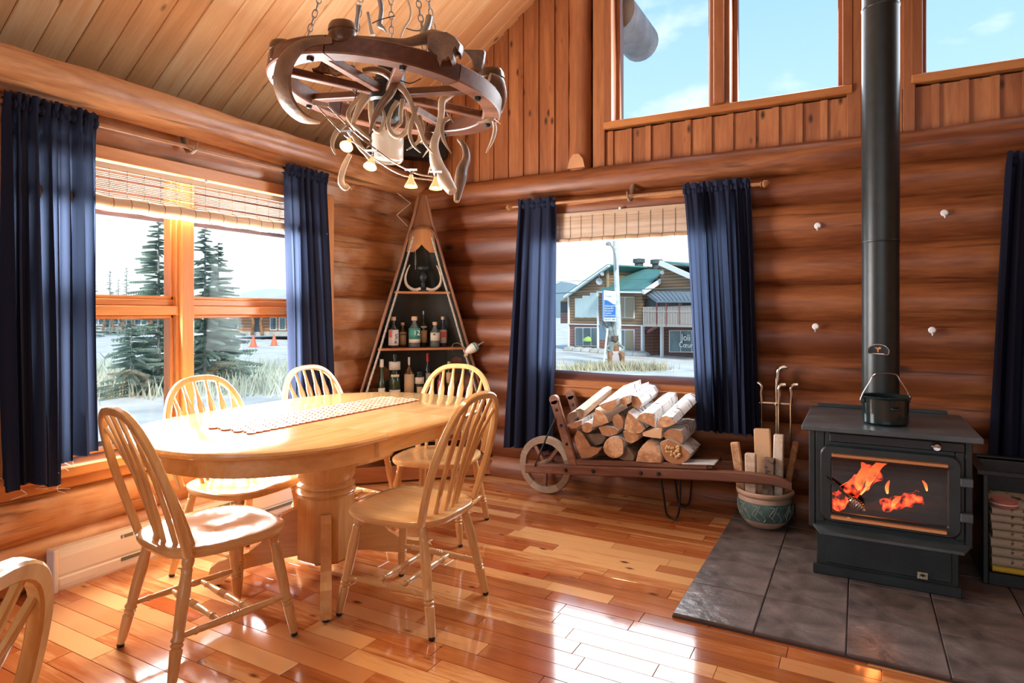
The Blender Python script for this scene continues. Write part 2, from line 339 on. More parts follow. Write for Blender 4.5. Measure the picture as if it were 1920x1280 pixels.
# ---- left wall
WY0, WY1, WZ0, WZ1 = -2.84, -1.00, .56, 2.02
m = MB()
rbox(m, -.34, -.13, YB, WY0, -.05, 2.44); rbox(m, -.34, -.13, WY1, .3, -.05, 2.44)
rbox(m, -.34, -.13, WY0, WY1, -.05, WZ0); rbox(m, -.34, -.13, WY0, WY1, WZ1, 2.44)
wall_left = struct(m.build('wall_left', M['back']))
ROW = .225
for i in range(10):
    z = ROW * (i + .5)
    if z < .47 or z > 1.99:
        log(wall_left, 'y', -5.6, .1, -.128, z, .150, M['log_side'], i)
    else:
        log(wall_left, 'y', -5.6, WY0 - .03, -.128, z, .150, M['log_side'], i)
        log(wall_left, 'y', WY1 + .03, .1, -.128, z, .150, M['log_side'], i + 20)
log(wall_left, 'y', -5.6, .05, .045, 2.283, .100, M['log_side'], 33, 'purlin_log', .012)
# ---- back wall
BX0, BX1, BZ0, BZ1 = 1.14, 2.46, .70, 2.00
seams = [-.06, .15, .36, .57, .785, .994, 1.203, 1.412, 1.643, 1.91, 2.087]
GW = [(1.66, 3.16), (3.53, 4.95)]; GZ0, GZ1 = 2.57, 4.05
m = MB()
def col_(x0, x1, z0, z1=None):
    a, b = (zc(x0) + .02, zc(x1) + .02) if z1 is None else (z1, z1)
    m.prism([(x0, z0), (x1, z0), (x1, b), (x0, a)], .20, frame3((1, 0, 0), (0, 0, 1), (0, -1, 0), (0, .33, 0)))
col_(-.5, BX0, -.05); col_(BX0, GW[0][0], -.05, BZ0); col_(BX0, GW[0][0], BZ1)
col_(GW[0][0], BX1, -.05, BZ0); col_(GW[0][0], BX1, BZ1, GZ0); col_(GW[0][0], BX1, GZ1)
col_(BX1, GW[0][1], -.05, GZ0); col_(BX1, GW[0][1], GZ1); col_(GW[0][1], RIDGE, -.05); col_(RIDGE, GW[1][0], -.05)
col_(GW[1][0], GW[1][1], -.05, GZ0); col_(GW[1][0], GW[1][1], GZ1); col_(GW[1][1], XR, -.05)
wall_back = struct(m.build('wall_back', M['back']))
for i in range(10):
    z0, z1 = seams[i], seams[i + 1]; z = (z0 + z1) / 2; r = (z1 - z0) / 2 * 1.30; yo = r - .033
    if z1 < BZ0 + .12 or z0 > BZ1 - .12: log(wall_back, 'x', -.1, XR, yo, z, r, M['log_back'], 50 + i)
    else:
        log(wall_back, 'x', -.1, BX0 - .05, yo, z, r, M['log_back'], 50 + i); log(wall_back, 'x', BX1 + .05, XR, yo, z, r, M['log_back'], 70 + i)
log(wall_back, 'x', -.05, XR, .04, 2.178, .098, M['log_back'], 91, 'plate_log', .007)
# vertical boards of the gable
PITCH = .130
def boards(x0, x1, z0, top):
    n = max(1, round((x1 - x0) / PITCH)); p = (x1 - x0) / n
    for i in range(n):
        a, b = x0 + i * p + .003, x0 + (i + 1) * p - .003; d = random.uniform(0, .004)
        m = MB(); zt = (lambda x: top) if top is not None else zc
        m.prism([(a, z0), (b, z0), (b, zt(b)), (a, zt(a))], .03, frame3((1, 0, 0), (0, 0, 1), (0, -1, 0), (0, .115 - .03 + d, 0)))
        m2 = MB(); 
        m.build('board', M['board'], wall_back)
        if i < n - 1:   # narrow batten over every joint
            c = b + .003; m2.prism([(c - .019, z0), (c + .019, z0), (c + .019, zt(c + .019)), (c - .019, zt(c - .019))], .016, frame3((1, 0, 0), (0, 0, 1), (0, -1, 0), (0, .060, 0)))
            m2.build('batten', M['board'], wall_back)
boards(-.45, 1.37, 2.25, None); boards(1.56, 3.44, 2.25, 2.52); boards(3.46, 5.2, 2.25, 2.52)
boards(3.235, 3.46, 2.52, None)
# half round post beside the gable window, with a pale tapered cut at its foot
pm = MB(); pm.tube([(1.462, .06, 2.26 + .1 * k) for k in range(16)], [.082 + .003 * math.sin(k * 1.7) for k in range(16)], 16)
po = pm.build('post', M['trim_zb'], wall_back)
pc = MB(); pc.prism([(-.066, 0), (.066, 0), (.052, .06), (.022, .098), (-.022, .098), (-.052, .06)], .012, frame3((1, 0, 0), (0, 0, 1), (0, -1, 0), (1.462, -.016, 2.275)))
pc.build('foot_cut', mat('fresh_cut_pine', (.52, .25, .11), .5, 0, .1), po)
# ---- ceiling
SL = math.atan(.7); LEN = (RIDGE + .56) / math.cos(SL)
m = MB()
for s_ in (1, -1):
    xa, xb = (-.6, RIDGE) if s_ > 0 else (XR + .3, RIDGE)
    vs = []
    for dz in (.035, .15):
        for (x, y) in ((xa, .28), (xb, .28), (xb, YB), (xa, YB)): vs.append((x, y, zc(x) + dz))
    m.add(vs, [(0, 1, 2, 3), (4, 7, 6, 5), (0, 4, 5, 1), (2, 6, 7, 3), (1, 5, 6, 2), (3, 7, 4, 0)])
rbox(m, -.62, -.1, YB, .3, 2.40, 2.44)
ceiling = struct(m.build('ceiling', mat('board_tongue', (.22, .10, .04), .8)))
bm_ = one('box', (0, 0, 0), (LEN, .1485, .03), None, .005).mesh('ceiling_board', M['ceil'])
xm = (RIDGE - .56) / 2
for i in range(52):
    o = link('ceiling_board', bm_, ceiling, (xm, .06 - .15 * i, zc(xm) + .02 + random.uniform(-.002, .002))); o.rotation_euler = (0, -SL, 0)
# ---- other walls of the room (behind the camera)
m = MB(); rbox(m, XR, XR + .2, YB, .3, -.05, 2.9); struct(m.build('wall_right', M['log_side']))
m = MB(); rbox(m, -.3, 1.1, YB - .2, YB, -.05, 5.2); rbox(m, 6.1, XR, YB - .2, YB, -.05, 5.2); rbox(m, 1.1, 6.1, YB - .2, YB, -.05, .9); rbox(m, 1.1, 6.1, YB - .2, YB, 3.5, 5.2)
struct(m.build('wall_rear', M['log_side']))
# ---- floor
floor = struct(one('box', ((XR - .3) / 2, YB / 2 + .1, -.06), (XR + .4, -YB + .3, .08)).build('floor', M['dark']))
PW = .0875; LENS = [.3, .42, .55, .7, .9]
pmesh = [one('box', (0, 0, 0), (L_ - .0014, PW - .0014, .02), None, .0012).mesh('plank', M['floor']) for L_ in LENS]
pl = []
HX0, HY0 = 2.55, -1.58       # hearth corner
y = -.02; row = 0
while y > -6.2:
    x = -.02 - random.random() * .5
    while x < XR - .1:
        k = random.choice([0, 1, 1, 2, 2, 3, 3, 4]); L_ = LENS[k]; cx_, cy_ = x + L_ / 2, y - PW / 2
        if not (x > HX0 + .05 and cy_ > HY0 + .1 and x + L_ < 5.2):
            us = [proj((x + L_ * t, cy_, 0)) for t in (0, .25, .5, .75, 1)]
            vis = sum(1 for q in us if -60 < q[0] < 1980 and 700 < q[1] < 1330) / 5
            s_ = vis * L_ / max(.1, us[2][2]) ** 2
            pl.append((s_, k, cx_, cy_))
        x += L_
    y -= PW; row += 1
pl.sort(key=lambda t: -t[0])
for s_, k, px, py in pl[:290]: link('plank', pmesh[k], floor, (px, py, -.01 + random.uniform(-.0003, .0003)))
m = MB(); rv = []
for s_, k, px, py in pl[290:]:
    m.box((px, py, -.01), (LENS[k] - .0014, PW - .0014, .02)); rv += [random.random()] * 8
o = m.build('plank_field', M['floor_f'], floor); o['kind'] = 'stuff'
at_ = o.data.attributes.new('rnd', 'FLOAT', 'POINT'); at_.data.foreach_set('value', rv)
# ---- stone hearth
M['tile'] = mat('slate_tile', (.135, .105, .098), .30, 0, .5, 9, .5, 22)
hb = MB(); rbox(hb, HX0, 4.75, HY0, -.02, .0, .008); hearth = struct(hb.build('floor_hearth', mat('grout', (.06, .05, .045), .8)))
tm = one('box', (0, 0, 0), (.311, .336, .018), None, .003).mesh('tile', M['tile'])
for i in range(7):
    for j in range(5):
        link('tile', tm, hearth, (HX0 + .1575 + .315 * i, HY0 + .17 + .34 * j - (.12 if j == 4 else 0) * 0, .010)) if HY0 + .34 * j + .34 < .2 else None
# ---- windows
def win_left():
    m = MB(); X0, X1 = -.34, .035
    rbox(m, X0, X1, WY0 - .07, WY0, WZ0 - .06, WZ1 + .035, .004)
    rbox(m, X0, X1, WY1, WY1 + .07, WZ0 - .06, WZ1 + .035, .004)
    w_ = struct(m.build('window_1', M['trim_z']))
    one('box', ((X0 + X1) / 2, (WY0 + WY1) / 2, WZ1 + .0), (X1 - X0 - .002, WY1 - WY0 - .001, .069), None, .004).build('head', M['trim'], w_)
    one('box', (-.12, (WY0 + WY1) / 2, .525), (.40, WY1 - WY0 + .2, .05), None, .006).build('sill', M['trim'], w_)
    one('box', (.03, (WY0 + WY1) / 2, .475), (.03, WY1 - WY0 + .2, .06), None, .006).build('sill_apron', M['trim'], w_)
    g = MB(); rbox(g, -.12, .0, -2.03, -1.955, WZ0, WZ1, .005); rbox(g, -.12, -.025, -2.045, -2.02, WZ0, WZ1, .004)
    g.build('mullion', M['trim_z'], w_)
    for (a, b) in ((WY0, -2.03), (-1.955, WY1)):
        t = MB(); rbox(t, -.13, -.02, a, b, 1.235, 1.285, .005); rbox(t, -.13, -.05, a, b, 1.285, 1.32, .005); t.build('transom', M['trim'], w_)
        for (z0, z1) in ((WZ0, 1.235), (1.32, WZ1 - .03)):
            s_ = MB(); wd = .028
            for (p, q) in ((a, a + wd), (b - wd, b)): rbox(s_, -.12, -.055, p, q, z0, z1, .004)
            s_.build('sash_stile', M['trim_z'], w_)
            s2 = MB(); rbox(s2, -.12, -.055, a, b, z0, z0 + .018, .004); rbox(s2, -.12, -.055, a, b, z1 - .018, z1, .004); s2.build('sash_rail', M['trim'], w_)
            one('box', (-.088, (a + b) / 2, (z0 + z1) / 2), (.006, b - a - .03, z1 - z0 - .02)).build('pane', M['glass'], w_)
    return w_
win_left()
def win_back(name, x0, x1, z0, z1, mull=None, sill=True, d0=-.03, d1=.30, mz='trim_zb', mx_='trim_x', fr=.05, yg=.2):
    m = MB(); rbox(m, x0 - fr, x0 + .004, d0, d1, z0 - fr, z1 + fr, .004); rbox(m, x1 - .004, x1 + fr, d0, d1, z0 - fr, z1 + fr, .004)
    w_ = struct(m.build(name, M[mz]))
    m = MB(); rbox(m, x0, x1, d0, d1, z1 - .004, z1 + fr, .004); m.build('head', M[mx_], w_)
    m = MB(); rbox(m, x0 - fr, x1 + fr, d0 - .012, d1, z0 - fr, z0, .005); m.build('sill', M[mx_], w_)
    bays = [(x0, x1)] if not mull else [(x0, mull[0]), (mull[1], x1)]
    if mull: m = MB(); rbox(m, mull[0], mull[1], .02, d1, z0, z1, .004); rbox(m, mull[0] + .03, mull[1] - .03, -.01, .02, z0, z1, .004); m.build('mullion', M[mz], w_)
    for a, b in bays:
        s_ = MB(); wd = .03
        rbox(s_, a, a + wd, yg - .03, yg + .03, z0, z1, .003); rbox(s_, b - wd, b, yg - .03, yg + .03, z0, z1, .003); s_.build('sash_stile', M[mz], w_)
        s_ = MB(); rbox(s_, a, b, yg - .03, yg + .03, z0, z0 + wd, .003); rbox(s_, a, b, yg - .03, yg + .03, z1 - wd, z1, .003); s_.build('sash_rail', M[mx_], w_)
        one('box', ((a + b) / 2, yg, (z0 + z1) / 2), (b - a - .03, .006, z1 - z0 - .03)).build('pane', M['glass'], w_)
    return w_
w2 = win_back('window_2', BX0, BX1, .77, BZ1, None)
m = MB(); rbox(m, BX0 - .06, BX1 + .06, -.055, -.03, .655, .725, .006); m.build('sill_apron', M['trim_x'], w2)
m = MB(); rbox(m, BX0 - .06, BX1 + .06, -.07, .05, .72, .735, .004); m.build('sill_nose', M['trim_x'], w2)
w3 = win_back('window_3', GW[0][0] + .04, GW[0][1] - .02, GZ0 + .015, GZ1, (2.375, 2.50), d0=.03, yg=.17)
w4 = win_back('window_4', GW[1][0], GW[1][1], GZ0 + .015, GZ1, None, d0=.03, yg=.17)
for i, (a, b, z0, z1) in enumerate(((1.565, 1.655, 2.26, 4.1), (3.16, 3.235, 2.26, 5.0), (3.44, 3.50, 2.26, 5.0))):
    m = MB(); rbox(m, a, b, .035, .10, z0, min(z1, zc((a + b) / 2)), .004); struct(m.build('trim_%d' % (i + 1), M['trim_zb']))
# ================================================================ roof parts seen through the glass
m = MB(); m.tube([(1.62, y_, 3.50 + .0 * y_) for y_ in (.34, .5, .7, .97)], .155, 20)
tag(m.build('roof_purlin', mat('weathered_log', (.42, .42, .45), .7, 0, .35, 5, .3, 30)), 'weathered grey purlin end poking out beyond the tall gable window', 'roof log')
m = MB(); m.bar((.9, .75, zc(.9) + .05), (RIDGE, .75, zc(RIDGE) + .05), .5, .05)
tag(m.build('eave_board', mat('eave_grey', (.35, .36, .40), .8)), 'grey rafter board under the roof overhang above the purlin end', 'eave board')
m = MB(); m.tube([(-.92, y_, 2.03) for y_ in (-4.2, -3, -2, -1, 0)], .17, 20)
eb = m.build('eave_log', mat('red_stained_log', (.62, .27, .25), .6, 0, .25, 6)); tag(eb, 'red stained eave log hanging outside the side window behind the bamboo blind', 'eave log')
for (u_, v_) in ((195, 388), (448, 423)):
    m = MB(); p = on_x(u_, v_, -.76); m.lathe([(.0, 0), (.058, 0), (.058, .02), (0, .02)], 18, frame3((0, 1, 0), (0, 0, 1), (1, 0, 0), (-.768, p.y, p.z)) @ Matrix.Diagonal((1, .55, 1, 1)))
    m.build('bracket_plate', mat('red_plate', (.72, .16, .14), .6), eb)
m = MB(); rbox(m, -1.3, -.35, -5, .3, 2.22, 2.26); tag(m.build('soffit', mat('soffit_red', (.60, .30, .28), .7)), 'pinkish soffit boards over the side window, outside', 'soffit')
# ================================================================ DINING TABLE
TX, TY, TW, TL, TS, TZ = .985, -1.945, 1.15, 1.72, .46, .763
def race(dx=0.0, n=40, y0=None, y1=None):
    """outline of the oval top, offset inward by dx, clipped to y0..y1 (local coordinates)"""
    pts = []; a = TW / 2 - dx; b = (TL - TS) / 2 - dx; p = 2.35
    for i in range(n + 1):
        t = PI * i / n; c, s_ = math.cos(t), math.sin(t)
        pts.append((a * math.copysign(abs(c) ** (2 / p), c), TS / 2 + b * abs(s_) ** (2 / p)))
    return pts + [(-x, -y) for x, y in pts]
def loop_stack(m, loops, cap0=True, cap1=True):
    n = len(loops[0]); vs = [q for l in loops for q in l]; fs = []
    for i in range(len(loops) - 1):
        for k in range(n): k2 = (k + 1) % n; fs.append((i * n + k, i * n + k2, (i + 1) * n + k2, (i + 1) * n + k))
    if cap0: fs.append(tuple(range(n))[::-1])
    if cap1: fs.append(tuple((len(loops) - 1) * n + k for k in range(n)))
    m.add(vs, fs, 0, True)
table = thing('dining_table', 'oval honey oak pedestal dining table in front of the side window', 'table', (TX, TY, 0))
def half(pts, sgn):
    q = [(x, y) for x, y in pts if y * sgn >= TS / 2 - 1e-6]
    return q
for sgn in (1, -1):
    m = MB(); ls = []
    for dx, z in ((.035, -.032), (.012, -.030), (.003, -.022), (0, -.014), (.003, -.005), (.012, 0)):
        q = half(race(dx), sgn); q = [(x, y if abs(y) > TS / 2 + .0006 else sgn * (TS / 2 + .0008)) for x, y in q]
        ls.append([(x, y, TZ + z) for x, y in q])
    loop_stack(m, ls); m.build('top_half', M['oak_y'], table)
    m = MB(); ls = []
    for dx, z in ((.062, -.105), (.06, -.10), (.06, -.032)):
        ls.append([(x, y if abs(y) > TS / 2 + .0006 else sgn * (TS / 2 + .0008), TZ + z) for x, y in half(race(dx), sgn)])
    loop_stack(m, ls); m.build('apron', M['oak_y'], table)
m = MB(); a = TW / 2
m.prism([(-a + .035, -.032), (a - .035, -.032), (a - .012, -.03), (a - .003, -.022), (a, -.014), (a - .003, -.005), (a - .012, 0), (-a + .012, 0), (-a + .003, -.005), (-a, -.014), (-a + .003, -.022), (-a + .012, -.03)], TS - .0016, frame3((1, 0, 0), (0, 0, 1), (0, -1, 0), (0, TS / 2 - .0008, TZ)))
m.build('leaf', M['oak_y'], table)
for s_ in (-1, 1):
    one('box', (s_ * (a - .075), 0, TZ - .07), (.022, TS - .03, .068), None, .002).build('leaf_apron', M['oak_y'], table)
    for t_ in (-1, 1): one('box', (s_ * (a - .058), t_ * (TS / 2 - .005), TZ - .068), (.03, .03, .07), None, .003).build('apron_block', M['oak_z'], table)
m = MB(); m.lathe([(.10, .66), (.165, .655), (.165, .63), (.125, .615), (.118, .60), (.135, .56), (.142, .52), (.134, .475), (.118, .45), (.122, .445), (.134, .438), (.134, .43), (.122, .422), (.138, .412), (.141, .405), (.128, .395), (.12, .38)], 40)
m.build('column_turning', M['oak_z'], table)
m = MB(); m.lathe([(.125, .395), (.140, .385), (.140, .10), (.125, .085), (.06, .07)], 8, Matrix.Rotation(PI / 8, 4, 'Z')); ob = m.build('column_base', M['oak_z'], table, smooth=False)
m = MB()
foot = [(.10, .32), (.15, .325), (.20, .30), (.245, .245), (.29, .185), (.345, .145), (.41, .125), (.47, .115), (.505, .09), (.515, .05), (.505, .012), (.46, .012), (.44, .035), (.40, .06), (.33, .075), (.26, .085), (.20, .10), (.10, .11)]
fm = MB(); fm.prism(foot, .046, frame3((1, 0, 0), (0, 0, 1), (0, -1, 0), (0, .023, 0))); fmesh = fm.mesh('foot', M['oak_x'])
cap = one('lathe', [(0, 0), (.016, 0), (.018, .006), (.016, .014), (0, .014)], 12).mesh('glide', M['black'])
for k in range(4):
    o = link('foot', fmesh, table, (0, 0, 0), PI / 4 + k * PI / 2); link('glide', cap, o, (.485, 0, 0))
# ---- runner of wood slices
RL, RW_ = 1.13, .275
run = thing('table_runner', 'runner of small round wood slices laid along the oak table', 'table runner', (.965, -1.905, TZ))
M['slice'] = wood('wood_slice', ((.30, .14, .06), (.56, .38, .24), (.68, .52, .37)), axis=2, freq=30, stretch=2, rough=.5, tone=.3)
M['slice_e'] = mat('slice_rim', (.48, .16, .06), .6)
sm = []
for q in range(3):
    m = MB(); n = 12; rr = [.0185, .0200, .0190][q]; asp = [1, .9, 1.08][q]
    vs = [(rr * math.cos(2 * PI * k / n), rr * asp * math.sin(2 * PI * k / n), z) for z in (0.0005, .0065) for k in range(n)]
    m.add(vs, [tuple(range(n))[::-1]] + [(k, (k + 1) % n, n + (k + 1) % n, n + k) for k in range(n)], 1); m.add(vs, [tuple(range(n, 2 * n))], 0)
    sm.append(m.mesh('slice', [M['slice'], M['slice_e']]))
nr = 7; nc = 30
for i in range(nr):
    for j in range(nc):
        px = -RW_ / 2 + .02 + (RW_ - .04) * i / (nr - 1); py = -RL / 2 + .02 + (RL - .06) * j / (nc - 1) + (.019 if i % 2 else 0)
        o = link('slice', random.choice(sm), run, (px + random.uniform(-.001, .001), py + random.uniform(-.001, .001), 0), random.random() * 6)
# ================================================================ ARROW-BACK CHAIRS  (front = +y)
def make_chair(name, label):
    ch = thing(name, label, 'chair', group='oak arrow-back dining chairs')
    SZ = .435
    def seat_outline(s_=1.0, n=44):
        pts = []
        for i in range(n):
            t = 2 * PI * i / n; c, q = math.cos(t), math.sin(t)
            x = .236 * math.copysign(abs(c) ** .55, c); y = .232 * math.copysign(abs(q) ** .66, q)
            x *= (1.0 - .07 * (y < 0) * (abs(y) / .2) ** 1.5)
            pts.append((x * s_, y * s_))
        return pts
    m = MB(); ls = []
    dish = lambda x, y: -.014 * max(0, 1 - ((x / .19) ** 2 + ((y + .02) / .18) ** 2)) + (.006 * math.exp(-((x / .04) ** 2)) if y > .0 else 0)
    for s_, z in ((.86, -.034), (.965, -.030), (.992, -.020), (1.0, -.012), (.992, -.004), (.97, 0)): ls.append([(x, y, SZ + z) for x, y in seat_outline(s_)])
    for s_ in (.86, .7, .5, .3, .1): ls.append([(x, y, SZ + dish(x, y)) for x, y in seat_outline(s_)])
    loop_stack(m, ls); m.build('seat', M['oak_y'], ch)
    LEGP = [(0, .013), (.04, .016), (.16, .0185), (.26, .0205), (.275, .015), (.285, .020), (.30, .0215), (.315, .016), (.325, .0215), (.335, .022), (.36, .017), (.45, .0195), (.7, .0215), (.84, .0175), (.87, .019), (.885, .0155), (.90, .018), (.94, .021), (1.0, .0165)]
    PT = LEGP[::-1]
    P_leg = [(t, r_) for t, r_ in LEGP]
    feet = {}
    for sx in (-1, 1):
        for sy in (-1, 1):
            top = Vector((sx * .158, sy * .155 + .0, SZ - .022)); bot = Vector((sx * .216, sy * (.215 if sy > 0 else .238), .012))
            m = MB(); m.turned(bot, top, [(t, r_) for t, r_ in P_leg], 12); lo = m.build('leg', M['oak_z'], ch); feet[(sx, sy)] = (bot, top)
            m = MB(); m.lathe([(0, 0), (.012, 0), (.014, .004), (.013, .014), (0, .014)], 10, Matrix.Translation((bot.x, bot.y, 0))); m.build('glide', M['black'], lo)
    def onleg(k, z): b, t = feet[k]; return b.lerp(t, (z - b.z) / (t.z - b.z))
    SP = [(0, .008), (.10, .0105), (.13, .011), (.14, .0135), (.155, .0135), (.165, .011), (.30, .0125), (.40, .014), (.42, .014), (.425, .0115), (.44, .014), (.455, .0115), (.47, .0145), (.485, .0115), (.50, .0145), (.515, .0115), (.53, .0145), (.545, .0115), (.56, .014), (.58, .014), (.70, .0125), (.835, .011), (.845, .0135), (.86, .0135), (.87, .011), (.9, .0105), (1, .008)]
    side = {}
    for sx in (-1, 1):
        p0, p1 = onleg((sx, -1), .155), onleg((sx, 1), .155); side[sx] = (p0, p1)
        m = MB(); m.turned(p0, p1, SP, 10); m.build('side_stretcher', M['oak_y'], ch)
    for t in (.36, .64):
        m = MB(); m.turned(side[-1][0].lerp(side[-1][1], t), side[1][0].lerp(side[1][1], t), SP, 10); m.build('cross_stretcher', M['oak_x'], ch)
    # bow: lies in a plane leaning back
    HB, LEAN = .497, .27
    def bowpt(t):     # t 0..1 around the arch
        a = PI * t; x = .236 * math.copysign(abs(math.cos(a)) ** .72, math.cos(a)); h = HB * max(0, math.sin(a)) ** .62
        nar = 1 - .12 * max(0, 1 - h / .26) ** 1.5
        return Vector((x * nar, -.182 - h * LEAN - .018 * math.sin(a), SZ - .012 + h * .985))
    ts = []
    for k in range(49): ts.append(.5 - .5 * math.cos(PI * k / 48))
    pts = [bowpt(t) for t in ts]
    # rectangular bent bow
    m = MB(); vs = []; fs = []; n = len(pts)
    back = Vector((0, -1, -LEAN)).normalized()
    for i in range(n):
        t = (pts[min(i + 1, n - 1)] - pts[max(i - 1, 0)]).normalized(); o_ = t.cross(back).normalized()
        wv, dv = .0145, .0125
        for (a_, b_) in ((-1, -.7), (-.7, -1), (.7, -1), (1, -.7), (1, .7), (.7, 1), (-.7, 1), (-1, .7)): vs.append(pts[i] + o_ * a_ * wv + back * b_ * dv)
    for i in range(n - 1):
        for k in range(8): k2 = (k + 1) % 8; fs.append((i * 8 + k, i * 8 + k2, (i + 1) * 8 + k2, (i + 1) * 8 + k))
    fs += [tuple(range(8)), tuple((n - 1) * 8 + k for k in range(8))]
    m.add(vs, fs, 0, True); m.build('bow', M['oak_z'], ch)
    for k in range(6):
        xb = (-.5 + k / 5) * .265; xt = (-.5 + k / 5) * .325
        best = min((p for p in pts if p.z > SZ + .3), key=lambda p: abs(p.x - xt)); top = Vector((xt, best.y, best.z - .006)); base = Vector((xb, -.186 + .045 * (abs(xb) / .12) ** 2 - .0, SZ - .006))
        m = MB(); vs = []; fs = []
        prof = [(0, .009, .0075), (.12, .0105, .0075), (.30, .0130, .0075), (.50, .0155, .007), (.66, .0185, .0065), (.74, .0185, .0065), (.80, .0115, .0065), (.90, .0078, .0065), (1, .007, .0065)]
        d = (top - base); side_ = Vector((1, 0, 0)); nrm = d.cross(side_).normalized(); sd = nrm.cross(d).normalized()
        for t, wv, dv in prof:
            c_ = base + d * t + nrm * (.012 * math.sin(PI * t))
            for (a_, b_) in ((-1, -.5), (-.6, -1), (.6, -1), (1, -.5), (1, .5), (.6, 1), (-.6, 1), (-1, .5)): vs.append(c_ + sd * a_ * wv + nrm * b_ * dv)
        q = len(prof)
        for i in range(q - 1):
            for j in range(8): j2 = (j + 1) % 8; fs.append((i * 8 + j, i * 8 + j2, (i + 1) * 8 + j2, (i + 1) * 8 + j))
        fs += [tuple(range(8)), tuple((q - 1) * 8 + j for j in range(8))]
        m.add(vs, fs, 0, True); m.build('spindle', M['oak_z'], ch)
    return ch
proto = make_chair('dining_chair', 'oak arrow-back chair at the near end of the table, back towards the baseboard heater')
spots = [   # x, y, rotation of the front (+y), label
    (1.055, -2.605, math.radians(-10), 'oak arrow-back chair at the near end of the table, seat showing window glare'),
    (1.545, -2.00, math.radians(93), 'oak arrow-back chair on the room side of the table, its back towards the stove'),
    (.60, -2.10, math.radians(-88), 'oak arrow-back chair between table and window in front of the window mullion'),
    (.60, -1.40, math.radians(-92), 'oak arrow-back chair between table and window in front of the right curtain'),
    (1.10, -1.19, math.radians(193), 'oak arrow-back chair at the far table end, beside the canoe shelf bottles'),
    (2.01, -4.00, math.radians(126), 'oak arrow-back chair cut off at the bottom left corner, nearest the camera')]
for i, (x, y, rz, lab) in enumerate(spots):
    o = proto if i == 0 else copy_tree(proto)
    o.location = (x, y, 0.001); o.rotation_euler = (0, 0, rz); o['label'] = lab
# ================================================================ BASEBOARD HEATER
HY_0, HY_1 = -2.69, -.98
ht = thing('baseboard_heater', 'long white electric baseboard heater under the side window', 'heater', (.03, HY_0, 0))
L_ = HY_1 - HY_0
m = MB(); m.prism([(0, 0), (.052, 0), (.056, .012), (.056, .055), (.05, .062), (.056, .075), (.058, .15), (.05, .172), (.03, .184), (0, .186)], L_, frame3((1, 0, 0), (0, 0, 1), (0, -1, 0), (0, L_, 0)))
m.build('casing', M['white'], ht)
for e_ in (0, L_ - .012): one('box', (.03, e_ + .006, .093), (.066, .02, .19), None, .004).build('end_cap', M['white'], ht)
for z_, x_ in ((.052, .0585), (.160, .0555)): one('box', (x_, L_ / 2 + .12, z_), (.004, L_ - .34, .017), None, .001).build('slot', mat('heater_slot', (.16, .18, .18), .6), ht)
one('box', (.0575, .10, .04), (.004, .16, .035), None, .002).build('junction_cover', M['white'], ht)
fin = one('box', (0, 0, 0), (.002, .005, .013)).mesh('louver', M['white'])
for k in range(26): link('louver', fin, ht, (.0585, .30 + k * (L_ - .42) / 26, .160))
# ================================================================ CURTAINS, RODS, BLINDS
def curtain(name, label, axis, a0, a1, off, zt, zb, folds, seed, b0=None, b1=None, amp=.03, hem=None, fringe=False, rodz=2.0):
    zt = rodz + .034; amp *= 1.35
    """hangs along the wall axis between a0 and a1 (b0..b1 at the hem); off = distance of the cloth from the wall plane"""
    b0 = a0 if b0 is None else b0; b1 = a1 if b1 is None else b1
    rnd = random.Random(seed); ph = [rnd.uniform(0, 6.3) for _ in range(4)]; nu, nv = folds * 12, 30
    wts = [rnd.uniform(.6, 1.4) for _ in range(folds + 1)]
    cum = [0]
    for w_ in wts[:folds]: cum.append(cum[-1] + w_)
    cum = [c_ / cum[-1] for c_ in cum]
    def phase(s_):
        for i in range(folds):
            if s_ <= cum[i + 1] + 1e-9: return i + (s_ - cum[i]) / (cum[i + 1] - cum[i])
        return folds
    def fn(s_, v):
        t = v; z = lerp(zt, zb + (hem(s_) if hem else 0), t)
        a = lerp(lerp(a0, a1, s_), lerp(b0, b1, s_), t ** .8)
        f = phase(s_); A = amp * (.45 + .75 * t) * (.75 + .5 * math.sin(f * 1.7 + ph[0]))
        sn = math.sin(2 * PI * f + .5 * math.sin(3 * t + ph[1])); d = A * math.copysign(abs(sn) ** .65, sn) + .25 * A * math.sin(5 * PI * f + ph[0]) + .012 * math.sin(7 * s_ + 4 * t + ph[2]) * t
        a += .010 * math.sin(4 * PI * f + ph[3]) * (.4 + t)
        k_ = min(1, max(0, (z - rodz + .03) / .05)) if t < .2 else 0
        if t < .02: z += .016 * abs(math.sin(PI * f * 1.5 + ph[2]))
        d = lerp(d, .024 + .006 * math.sin(2 * PI * f), k_)
        d = off + d
        return (d, a, z) if axis == 'y' else (a, -d, z)
    m = MB(); m.grid(fn, nu, nv)
    me = m.mesh(name, M['curtain'], angle=80)
    root = thing(name, label, 'curtain', group=None)
    o = link('curtain_cloth', me, root)
    # heading tube gathered on the rod
    def fh(s_, v):
        f = phase(s_); an = 2 * PI * v; rr = .020 + .004 * math.sin(2 * PI * f * 2 + ph[1])
        a = lerp(a0, a1, s_); d = off + rr * math.cos(an); z = rodz + rr * 1.15 * math.sin(an)
        return (d, a, z) if axis == 'y' else (a, -d, z)
    m = MB(); m.grid(fh, nu, 8); m.build('heading', M['curtain'], root, angle=80)
    if fringe:
        for k in range(9):
            s_ = rnd.random(); p = Vector(fn(s_, 1)); q = [p + Vector((.008 * i * rnd.uniform(-1, 1), .012 * i * rnd.uniform(-1, 1), -.012 * i)) for i in range(4)]
            m = MB(); m.tube(q, .0011, 5); m.build('loose_thread', M['white'], root)
    return root
X_R = .115   # rod distance from the side wall
yy = lambda u, v: on_x(u, v, X_R).y
zz = lambda u, v: on_x(u, v, X_R).z
